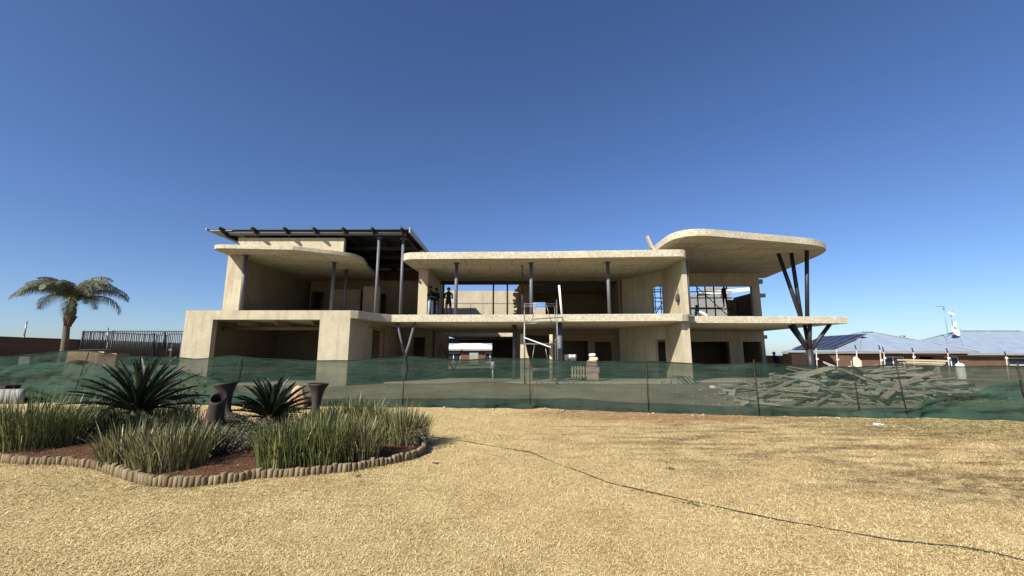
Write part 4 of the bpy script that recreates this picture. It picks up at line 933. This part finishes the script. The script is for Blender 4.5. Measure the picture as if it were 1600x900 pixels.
# dishes and aerial
def dish(p, r, label, tilt, pole_to):
    t_ = thing('satellite_dish', pole_to, label, 'satellite dish'); mt = Matrix.Rotation(R(tilt[1]), 3, 'Z') @ Matrix.Rotation(R(tilt[0]), 3, 'X')
    prof = [(.001, 0), (r*.4, r*.05), (r*.75, r*.16), (r, r*.3), (r*1.01, r*.31), (r*.98, r*.34), (r*.7, r*.18), (r*.3, r*.06), (.001, .03)]
    MB().lathe(prof, p, mt, 26).build('reflector', 'white_paint', t_)
    MB().tube([pole_to, p], .03, 7).build('mast', 'galvanised', t_)
    e = Vector(p)+mt @ Vector((0, 0, r*1.1)); MB().tube([Vector(p)+mt @ Vector((0, -r*.9, r*.25)), e], .012, 6).tube([e-Vector((.05, 0, 0)), e+Vector((.05, 0, 0))], .04, 8).build('feed_arm', 'grey_cement', t_)
p = at(1491, 518.5, 44.5); dish(p, .52, 'larger white satellite dish low on the ridge of the far right roof', (72, 15), (p.x-.2, 45.2, p.z-.5))
p = at(1486, 491, 44.5); dish(p, .30, 'small white satellite dish at the top of a thin mast above the larger dish', (40, 10), (p.x+.25, 44.8, p.z-2.0))
p = at(1492, 507, 44.4); m = MB().obox(p, .18, .2, .55, Matrix.Rotation(R(15), 3, 'Y')); tag(m.build('mast_box', 'white_paint'), 'small white box on the mast between the two satellite dishes', 'box')
p = at(1481, 521.5, 44.0); b_ = at(1474, 479, 44.0); ta = thing('tv_aerial', p, 'thin tv aerial mast with short crossbars above the far right roof', 'aerial')
MB().tube([p, b_], .02, 6).build('mast', 'galvanised', ta)
m = MB(); m.tube([b_+Vector((-.75, 0, .02)), b_+Vector((.05, 0, .02))], .014, 5)
for q in range(6): m.tube([b_+Vector((-.7+q*.13, -.22, .02)), b_+Vector((-.7+q*.13, .22, .02))], .008, 4)
m.obox(b_+Vector((0, 0, -.25)), .14, .1, .12); m.build('crossbars', 'galvanised', ta)
p = at(1410, 527.5, 40.5); tag(MB().lathe([(.001, .22), (.22, .18), (.24, .05), (.08, .0), (.08, -.6)], p, None, 14).build('roof_vent', 'galvanised'), 'small whirling vent on the pale blue pyramid roof', 'vent')
# slim posts with insulators along the right plot line
def dropper(px, ytop, ins, Y, label):
    a, b = at(px, ytop, Y), at(px, 580, Y); t_ = thing('fence_post', (b.x, Y, .1), label, 'post', 'insulated posts right of the house')
    MB().tube([(b.x+.02, Y, .1), (a.x, Y, a.z)], .024, 7).build('pole', 'grey_wood', t_)
    m = MB()
    for q in ins: c = at(px, q, Y); m.lathe([(.025, -.04), (.055, -.025), (.055, .025), (.025, .04)], (a.x, Y, c.z), None, 10)
    m.build('insulator', 'white_paint', t_); m = MB(); m.tube([(a.x, Y, a.z-.02), (a.x-.04, Y, a.z+.2)], .025, 6).build('cap', 'dark_rubber', t_)
for px, yt, ins, lab in ((1275, 544, (561,), 'insulated wire post just right of the tree-like column'), (1307, 545, (562,), 'insulated wire post standing alone midway between the tree-like column and the hanging sack'), (1338, 546, (561,), 'insulated wire post carrying the pale sack'),
                         (1375, 546, (563,), 'left one of the close pair of insulated wire posts'), (1381, 549, (560,), 'right one of the close pair of insulated wire posts'), (1427, 550, (558,), 'insulated wire post behind the stack of boards'), (1481, 551, (560,), 'insulated wire post at the right end of the stack of boards'), (1572, 556, (560,), 'insulated wire post farthest right, before the last brick house')):
    dropper(px, yt, ins, 19.5, lab)
pts = []
for q, z in ((1275, 549), (1307, 551), (1338, 549), (1375, 551), (1427, 553), (1481, 555), (1572, 558)): pts.append(at(q, z, 19.45))
tag(MB().tube(pts, .006, 4).build('fence_wire', 'galvanised'), 'thin wire strung between the insulated posts on the right', 'wire')
p = at(1338, 568, 19.3); m = MB(); m.lathe([(.001, -.28), (.17, -.26), (.22, -.1), (.19, .1), (.1, .24), (.05, .3), (.001, .31)], p, None, 14, 0, .35); tag(m.build('hanging_sack', 'sand_bag'), 'pale orange sack hung on a post above the green net', 'sack')
tag(MB().box(p.x-.25, p.x+.22, 19.3, 19.42, p.z-.36, p.z-.3).build('shelf_board', 'pale_wood'), 'short pale board under the hanging sack', 'board')
for i, (a, b, y) in enumerate(((1408, 1474, 563.0), (1411, 1470, 566.5), (1409, 1466, 570))):
    q0, q1 = at(a, y-.7, 16.2), at(b, y+1.0, 16.2)
    tag(MB().bar(q0, q1, .35, .06).build('board', 'pale_wood'), ['topmost', 'middle', 'lowest'][i]+' pale board of the short stack resting above the net on the right', 'board', 'stack of boards')
m = MB()
for px in (1418, 1458):
    q = at(px, 572, 16.2); m.box(q.x-.05, q.x+.05, 16.0, 16.4, .2, q.z-.02)
tag(m.build('trestle', 'grey_wood'), 'wooden trestle legs carrying the short stack of pale boards', 'trestle')
p = at(1500, 574, 24); m = MB(); m.lathe([(.001, .24), (.11, .22), (.18, .16), (.205, .05), (.205, -.9)], p, None, 18); tag(m.build('barrel', 'white_bag'), 'round topped whitish barrel by the brick house on the right', 'barrel')
t = thing('brick_pallet', (X(1244, 570, 25), 25, .5), 'square red brick stack on a pallet left of the tree-like column', 'brick stack'); c = X(1244, 565, 25)
MB().box(c-.5, c+.5, 24.6, 25.4, .6, 1.72).build('bricks', 'red_brick', t); MB().box(c-.55, c+.55, 24.55, 25.45, .42, .598).build('pallet', 'grey_wood', t)
m = MB()
for k_ in range(6): m.box(c-.45+.15*k_, c-.36+.15*k_, 24.7, 24.95, 1.722, 1.79)
tag(m.build('loose_bricks', 'red_brick'), 'row of loose bricks on top of the square red brick stack', 'bricks')
tag(wall_mb((17.5, 30), (24.5, 30), .22, -.1, 1.62).build('site_wall', 'brown_brick'), 'low dark brick wall running behind the right end of the house', 'wall')
# ------------------------------------------------------------------ planting bed
def strap_clump(name, px, py, hgt, wid, n, mat, label, seed, dep=None, lean=.5, cat='grass clump'):
    r2 = random.Random(seed); p = gp(px, py); z0 = max(bed_z(p.x, p.y), 0)-.01; m = MB(); n = int(n*1.8); wid *= 1.12; lean *= 1.25; dep = dep or wid*.8
    hu = .55+.45*mnoise.noise(Vector((seed*1.7, 0, 0)))
    for i in range(n):
        a = r2.random()*6.283; q = math.sqrt(r2.random()); bx_, by_ = math.cos(a)*q*wid*.42, math.sin(a)*q*dep*.42
        edge = q; az = a+r2.uniform(-.9, .9); L = hgt*r2.choice([r2.uniform(.3, .8), r2.uniform(.7, 1.0), r2.uniform(.8, 1.18)])*(1-.22*edge); ln = lean*(.12+.6*edge)*r2.uniform(.3, 1.35)
        d = Vector((math.cos(az), math.sin(az), 0)); sdv = Vector((-d.y, d.x, 0)); tw = r2.uniform(-1, 1); sdv = (sdv+d*tw).normalized()
        w_ = r2.uniform(.0035, .0075); b = Vector((p.x+bx_, p.y+by_, z0)); droop = r2.uniform(0, .35)*edge+(r2.uniform(.4, .9) if r2.random() < .09 else 0)
        vs = []
        for k_ in range(5):
            u = k_/4; q_ = b+d*(L*ln*u*(.5+.7*u))+Vector((0, 0, L*(u-droop*u**3*.7))); ww = w_*(1-.15*u) if u < .8 else w_*(1-u)*2.2
            vs += [q_-sdv*ww, q_+sdv*ww]
        m.add(vs, [(0, 1, 3, 2), (2, 3, 5, 4), (4, 5, 7, 6), (6, 7, 9, 8)])
    return tag(m.build(name, mat, None, (p.x, p.y, z0)), label, cat, 'strappy grass clumps in the bed')
strap_clump('grass_clump', 42, 705, .95, 1.75, 620, 'strap_leaf', 'large green strappy clump at the far left end of the bed', 1)
strap_clump('grass_clump', -50, 708, .85, 1.4, 380, 'strap_leaf', 'strappy clump cut by the left picture edge', 2)
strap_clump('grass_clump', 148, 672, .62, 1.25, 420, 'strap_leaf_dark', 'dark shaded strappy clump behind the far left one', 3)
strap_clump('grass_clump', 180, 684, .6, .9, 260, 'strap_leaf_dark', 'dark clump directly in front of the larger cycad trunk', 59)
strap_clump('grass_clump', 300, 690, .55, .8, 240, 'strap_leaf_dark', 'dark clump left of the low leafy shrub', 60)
strap_clump('grass_clump', 92, 704, .7, .8, 260, 'strap_leaf', 'right hand green clump beside the large far left one', 57)
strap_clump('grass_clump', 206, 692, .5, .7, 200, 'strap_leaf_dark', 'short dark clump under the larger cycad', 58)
strap_clump('grass_clump', 198, 730, .66, .75, 260, 'strap_leaf_dry', 'narrow half dry clump in front of the larger cycad', 4)
strap_clump('grass_clump', 264, 738, .70, 1.0, 400, 'strap_leaf_dry', 'half dry clump at the front edge, right of the narrow one', 5)
strap_clump('grass_clump', 312, 726, .55, .6, 200, 'strap_leaf', 'small green clump beside the twiggy bush', 55)
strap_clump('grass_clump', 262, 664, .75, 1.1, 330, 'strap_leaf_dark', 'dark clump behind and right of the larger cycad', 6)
strap_clump('grass_clump', 446, 734, .76, .85, 400, 'strap_leaf', 'left clump of the dense green row at the front right', 7, lean=.35)
strap_clump('grass_clump', 499, 731, .78, .9, 430, 'strap_leaf', 'middle clump of the dense green row at the front right', 8, lean=.35)
strap_clump('grass_clump', 550, 725, .78, .85, 400, 'strap_leaf_dry', 'right clump of the dense green row, drier at its foot', 9, lean=.35)
strap_clump('grass_clump', 628, 698, .76, .95, 430, 'strap_leaf_dry', 'clump at the right end of the bed throwing its shadow on the lawn', 10, lean=.4)
strap_clump('grass_clump', 590, 690, .70, .9, 380, 'strap_leaf', 'green clump just behind the right end clump', 11)
strap_clump('grass_clump', 555, 668, .72, 1.2, 420, 'strap_leaf', 'green clump at the back of the bed, right of the upright urn', 12)
strap_clump('grass_clump', 500, 684, .62, .9, 300, 'strap_leaf', 'clump standing around the foot of the upright urn', 13)
# green fringe of living grass along the outside of the edging (nobody could count it)
r2 = random.Random(99); m = MB()
for a, b in zip(BEDF, BEDF[1:]):
    d = (b-a).normalized(); o_ = Vector((d.y, -d.x, 0))
    for i in range(int((b-a).length*260)):
        if mnoise.noise(Vector((a.x*.9+i*.004, a.y, 0)))+r2.uniform(-.35, .35) < -.05: continue
        p = a.lerp(b, r2.random())+o_*(.045+abs(r2.gauss(0, .10))); p.z = lawn_z(p.x, p.y)-.004
        az = r2.random()*6.28; L = r2.uniform(.02, .06); e = p+Vector((math.cos(az)*L*.7, math.sin(az)*L*.7, L*r2.uniform(.4, 1))); s_ = Vector((-math.sin(az), math.cos(az), 0))*.0022
        q = p.lerp(e, .55)+Vector((0, 0, L*.12)); m.add([p-s_, p+s_, q+s_*.8, q-s_*.8, e], [(0, 1, 2, 3), (3, 2, 4)])
tag(m.build('edging_grass', 'strap_leaf_dry', None, (0, 0, 0)), 'short green grass fringe growing against the log edging', 'grass', None, 'stuff')
def shrub(px, py, hgt, wid, n, label, seed, mat='shrub_leaf'):
    r2 = random.Random(seed); p = gp(px, py); z0 = max(bed_z(p.x, p.y), 0); t_ = thing('low_shrub', (p.x, p.y, z0), label, 'shrub'); m = MB(); st = MB()
    for i in range(60):
        a = r2.random()*6.28; q = math.sqrt(r2.random()); e = Vector((p.x+math.cos(a)*q*wid*.5, p.y+math.sin(a)*q*wid*.42, z0+hgt*(1-.5*q*q)*r2.uniform(.6, 1)))
        b = Vector((p.x+math.cos(a)*q*wid*.2, p.y+math.sin(a)*q*wid*.2, z0)); mid_ = b.lerp(e, .5)+Vector((r2.uniform(-.04, .04), r2.uniform(-.04, .04), .02)); st.tube([b, mid_, e], [.006, .004, .002], 4, False)
        for j in range(n):
            u = r2.uniform(.3, 1.05); c = b.lerp(e, u)+Vector([r2.gauss(0, .045) for _ in range(3)]); d = Vector([r2.gauss(0, 1) for _ in range(3)]).normalized(); s_ = d.orthogonal().normalized(); l = r2.uniform(.02, .045)
            m.add([c, c+d*l*.5+s_*l*.28, c+d*l, c+d*l*.5-s_*l*.28], [(0, 1, 2, 3)])
    m.build('leaves', mat, t_); st.build('stems', 'twig', t_)
shrub(365, 688, .36, 1.25, 75, 'low grey green leafy shrub in front of the leaning urn', 21)
shrub(395, 694, .3, .8, 50, 'low grey green shrub between the leafy shrub and the dense green row', 24)
shrub(342, 716, .24, .8, 45, 'low leafy shrub on the red soil left of the small bare bush', 25)
shrub(402, 716, .22, .6, 40, 'low leafy shrub on the red soil right of the small bare bush', 26)
shrub(128, 700, .2, .8, 35, 'low leafy shrub on the red soil near the far left clump', 27)
shrub(330, 700, .26, .7, 45, 'small low shrub between the half dry clump and the leafy one', 22)
shrub(430, 676, .30, .8, 40, 'low leafy shrub at the foot of the smaller cycad', 23)
def twiggy(px, py, hgt, wid, n, label, seed, leafy):
    r2 = random.Random(seed); p = gp(px, py); z0 = max(bed_z(p.x, p.y), 0); t_ = thing('twiggy_bush', (p.x, p.y, z0), label, 'bush'); m = MB(); lv = MB()
    for i in range(n):
        q = Vector((p.x+r2.gauss(0, .04), p.y+r2.gauss(0, .04), z0)); d = Vector((r2.gauss(0, wid), r2.gauss(0, wid), 1)).normalized(); pts = [q.copy()]
        for k_ in range(6):
            d = (d+Vector([r2.gauss(0, .22) for _ in range(3)])).normalized(); q = q+d*hgt/6*r2.uniform(.7, 1.1); pts.append(q.copy())
            if k_ > 1:
                e = q+Vector([r2.gauss(0, .1) for _ in range(3)]); m.tube([q, e], [.003, .0015], 3, False)
                for _ in range(leafy):
                    c = q.lerp(e, r2.random()); dd = Vector([r2.gauss(0, 1) for _ in range(3)]).normalized(); s_ = dd.orthogonal().normalized(); l = r2.uniform(.025, .05); lv.add([c, c+dd*l*.5+s_*l*.3, c+dd*l, c+dd*l*.5-s_*l*.3], [(0, 1, 2, 3)])
        m.tube(pts, [.007-.0009*k_ for k_ in range(7)], 4, False)
    m.build('stems', 'twig', t_)
    if lv.v: lv.build('leaves', 'shrub_leaf', t_)
twiggy(371, 722, .36, .7, 12, 'small nearly bare twiggy bush on the red soil in the middle of the bed', 31, 3)
twiggy(283, 668, 1.25, .2, 14, 'tall thin stemmed bush with few leaves between the larger cycad and the leaning urn', 32, 8)
twiggy(302, 672, .95, .25, 10, 'shorter thin stemmed bush just left of the leaning urn', 33, 8)
twiggy(652, 702, .4, .6, 9, 'low dry bush at the right tip of the bed', 34, 5)
# dead leaves and clods lying on the bed (nobody could count them)
r2 = random.Random(77); m = MB(); n_ = 0
while n_ < 2600:
    x, y = r2.uniform(-10.8, -1.2), r2.uniform(5.3, 9.6)
    if not in_poly(x, y, bed_poly) or poly_dist(x, y, bed_poly) < .07: continue
    c = Vector((x, y, bed_z(x, y)+r2.uniform(.003, .02))); a = r2.random()*6.28; L = r2.uniform(.015, .09); d = Vector((math.cos(a), math.sin(a), r2.uniform(-.25, .25))); s_ = Vector((-d.y, d.x, r2.uniform(-.4, .4)))*r2.uniform(.003, .012)
    m.add([c-d*L/2, c+s_, c+d*L/2, c-s_], [(0, 1, 2, 3)]); n_ += 1
tag(m.build('bed_litter', 'bed_litter', None, (0, 0, 0)), 'dry leaf litter scattered over the red soil of the bed', 'leaf litter', None, 'stuff')
# cycads
def cycad(px, py, Y, tr_h, L, n, label, seed):
    r2 = random.Random(seed); p = at(px, py, Y); z0 = max(bed_z(p.x, p.y), 0); t_ = thing('cycad', (p.x, p.y, z0), label, 'cycad')
    m = MB(); m.lathe([(.15, -.02), (.17, tr_h*.4), (.15, tr_h), (.08, tr_h+.08), (.001, tr_h+.1)], (p.x, p.y, z0), None, 12, 0, .25)
    for i in range(26):
        a = r2.random()*6.28; z = r2.uniform(.05, tr_h); m.tube([(p.x+.1*math.cos(a), p.y+.1*math.sin(a), z0+z), (p.x+.24*math.cos(a), p.y+.24*math.sin(a), z0+z+.06)], [.05, .02], 5)
    m.build('trunk', 'cut_boot', t_); c = Vector((p.x, p.y, z0+tr_h))
    for i in range(n):
        az = i*2.39996+r2.uniform(-.2, .2); lv = i/(n-1); el = R(80-66*lv+r2.uniform(-6, 6)); pts, ups = frond_pts(az, el, L*r2.uniform(.88, 1.08), R(26+30*lv*r2.random()), 7); pts = [q+c for q in pts]
        m = MB(); m.tube(pts, [.014-.0015*k_ for k_ in range(len(pts))], 4); leaflets(m, pts, ups, .115, 60, .0, .019, .75, r2, 1.4)
        m.build('frond', 'cycad_leaf', t_)
cycad(214, 655, 8.6, .36, 1.16, 60, 'larger dark cycad with stiff spreading fronds at the left of the bed', 41)
cycad(424, 655, 8.9, .20, .88, 48, 'smaller dark cycad with stiff fronds between the two urns', 42)
# urns
def urn(p, label, tilt=None, body=True, s=1.0):
    t_ = thing('clay_urn', p, label, 'urn'); m3_ = tilt or Matrix.Identity(3)
    prof = [(.001, 0), (.20, .0), (.30, .06), (.345, .16), (.30, .26), (.19, .33), (.10, .38), (.075, .46), (.082, .58), (.105, .72), (.14, .83), (.185, .895), (.195, .91), (.187, .93), (.16, .90), (.11, .80), (.08, .68), (.05, .5), (.001, .42)]
    prof = [(r*s, z*s) for r, z in prof]; MB().lathe(prof[:14], p, m3_, 30, 0, .12).build('vessel', 'clay', t_); MB().lathe(prof[13:], p, m3_, 30).build('inside', 'clay_inside', t_)
q = at(357, 655, 8.45); urn(Vector((q.x, 8.45, .08)), 'dark clay urn with flared rim and round body standing behind the leaning one', Matrix.Rotation(R(-7), 3, 'Y'), s=1.07)
q = at(491, 655, 8.7); urn(Vector((q.x, 8.7, .06)), 'upright dark clay urn with a flared rim, right of the smaller cycad', Matrix.Rotation(R(2), 3, 'Y'), s=1.06)
q = at(331, 660, 7.95); base = Vector((q.x, 7.95, .05)); m3_ = Matrix.Rotation(R(15), 3, 'Y') @ Matrix.Rotation(R(14), 3, 'X')
t = thing('clay_urn', base, 'leaning dark clay urn shaped like a wide tube, its round mouth open to the front', 'urn')
pr = [(.001, -.05), (.18, -.05), (.185, .1), (.165, .35), (.14, .6), (.122, .76), (.124, .82), (.126, .85), (.115, .86), (.098, .85), (.095, .75), (.13, .4), (.15, .1), (.001, .05)]
# slanted mouth: shear the rim towards the camera
mb = MB().lathe(pr[:9], base, m3_, 30, 0, .12); mb2 = MB().lathe(pr[8:], base, m3_, 30)
def slant(v):
    l = m3_.transposed() @ (Vector(v)-base)
    if l.z > .3: l.z += (l.y*.5)*sstep(.3, .8, l.z)
    return tuple(base+m3_ @ l)
mb.v = [slant(v) for v in mb.v]; mb2.v = [slant(v) for v in mb2.v]
mb.build('vessel', 'clay', t); mb2.build('inside', 'clay_inside', t)
# boulder and litter, kerb pieces, garden cable
p = gp(474, 634); p.y -= .45; m = MB(); m.lathe([(.001, .68), (.10, .64), (.20, .46), (.30, .25), (.33, .0), (.3, -.1)], (p.x, p.y, 0), None, 11, 0, .9); o = m.build('boulder', 'boulder')
tag(o, 'orange boulder standing before the net between the smaller cycad and the upright urn', 'boulder')
p = gp(1372, 665); m = MB(); m.obox((p.x, p.y, .03), .13, .09, .05, Matrix.Rotation(.4, 3, 'Z'), .015); m.obox((p.x+.1, p.y+.02, .02), .07, .05, .03, None, .01)
tag(m.build('litter', 'white_paint'), 'small white piece of litter on the lawn near the net on the right', 'litter')
for i, px in enumerate((4, 13, 22, 29)):
    p = gp(px, 631); m = MB(); m.tube([(p.x, p.y, -.02), (p.x, p.y, .48)], [.115, .115], 14); m.tube([(p.x, p.y, .48), (p.x, p.y, .485)], [.08, .08], 14)
    tag(m.build('concrete_roller', 'grey_cement'), ['first', 'second', 'third', 'fourth'][i]+' from the left of the upright grey concrete cylinders at the left picture edge', 'concrete cylinder', 'upright concrete cylinders')
p = gp(-8, 629); tag(MB().obox((p.x+.1, p.y, .56), .9, .5, .1, Matrix.Rotation(R(3), 3, 'Y')).build('dark_board', 'dark_rubber'), 'dark board lying on the grey concrete cylinders at the left edge', 'board')
cp_ = [(668, 682), (700, 686), (760, 696), (830, 708), (890, 732), (950, 755), (1010, 770), (1070, 783), (1110, 791), (1200, 812), (1300, 830), (1400, 846), (1490, 855), (1560, 868), (1660, 890)]
pts = [gp(*q) for q in cp_]; fine_ = []
for a, b in zip(pts, pts[1:]):
    n = max(2, int((b-a).length/.12))
    for i in range(n): fine_.append(a.lerp(b, i/n))
fine_ = [Vector((q.x, q.y+.035*mnoise.noise(Vector((q.x*1.6, 2, 0)))+.022*mnoise.noise(Vector((q.x*5, 2, 0))), lawn_z(q.x, q.y)+.007+.016*mnoise.noise(Vector((q.x*2.2, 0, 0))))) for q in fine_]
tag(MB().tube(fine_, .0065, 6).build('garden_cable', 'dark_rubber'), 'thin dark cable snaking across the dry lawn', 'cable')
for (px, py) in ((1050, 733), (560, 745), (680, 725), (1090, 792), (1080, 789)):
    p = gp(px, py); m = MB()
    for k_ in range(6): m.obox((p.x+rng.gauss(0, .03), p.y+rng.gauss(0, .03), .015), rng.uniform(.02, .05), rng.uniform(.01, .03), .008, Matrix.Rotation(rng.random()*6, 3, 'Z'), .003)
    tag(m.build('dead_leaves', 'cut_boot'), 'small scatter of dark dead leaves on the straw lawn', 'dead leaves', 'dead leaves on the lawn')
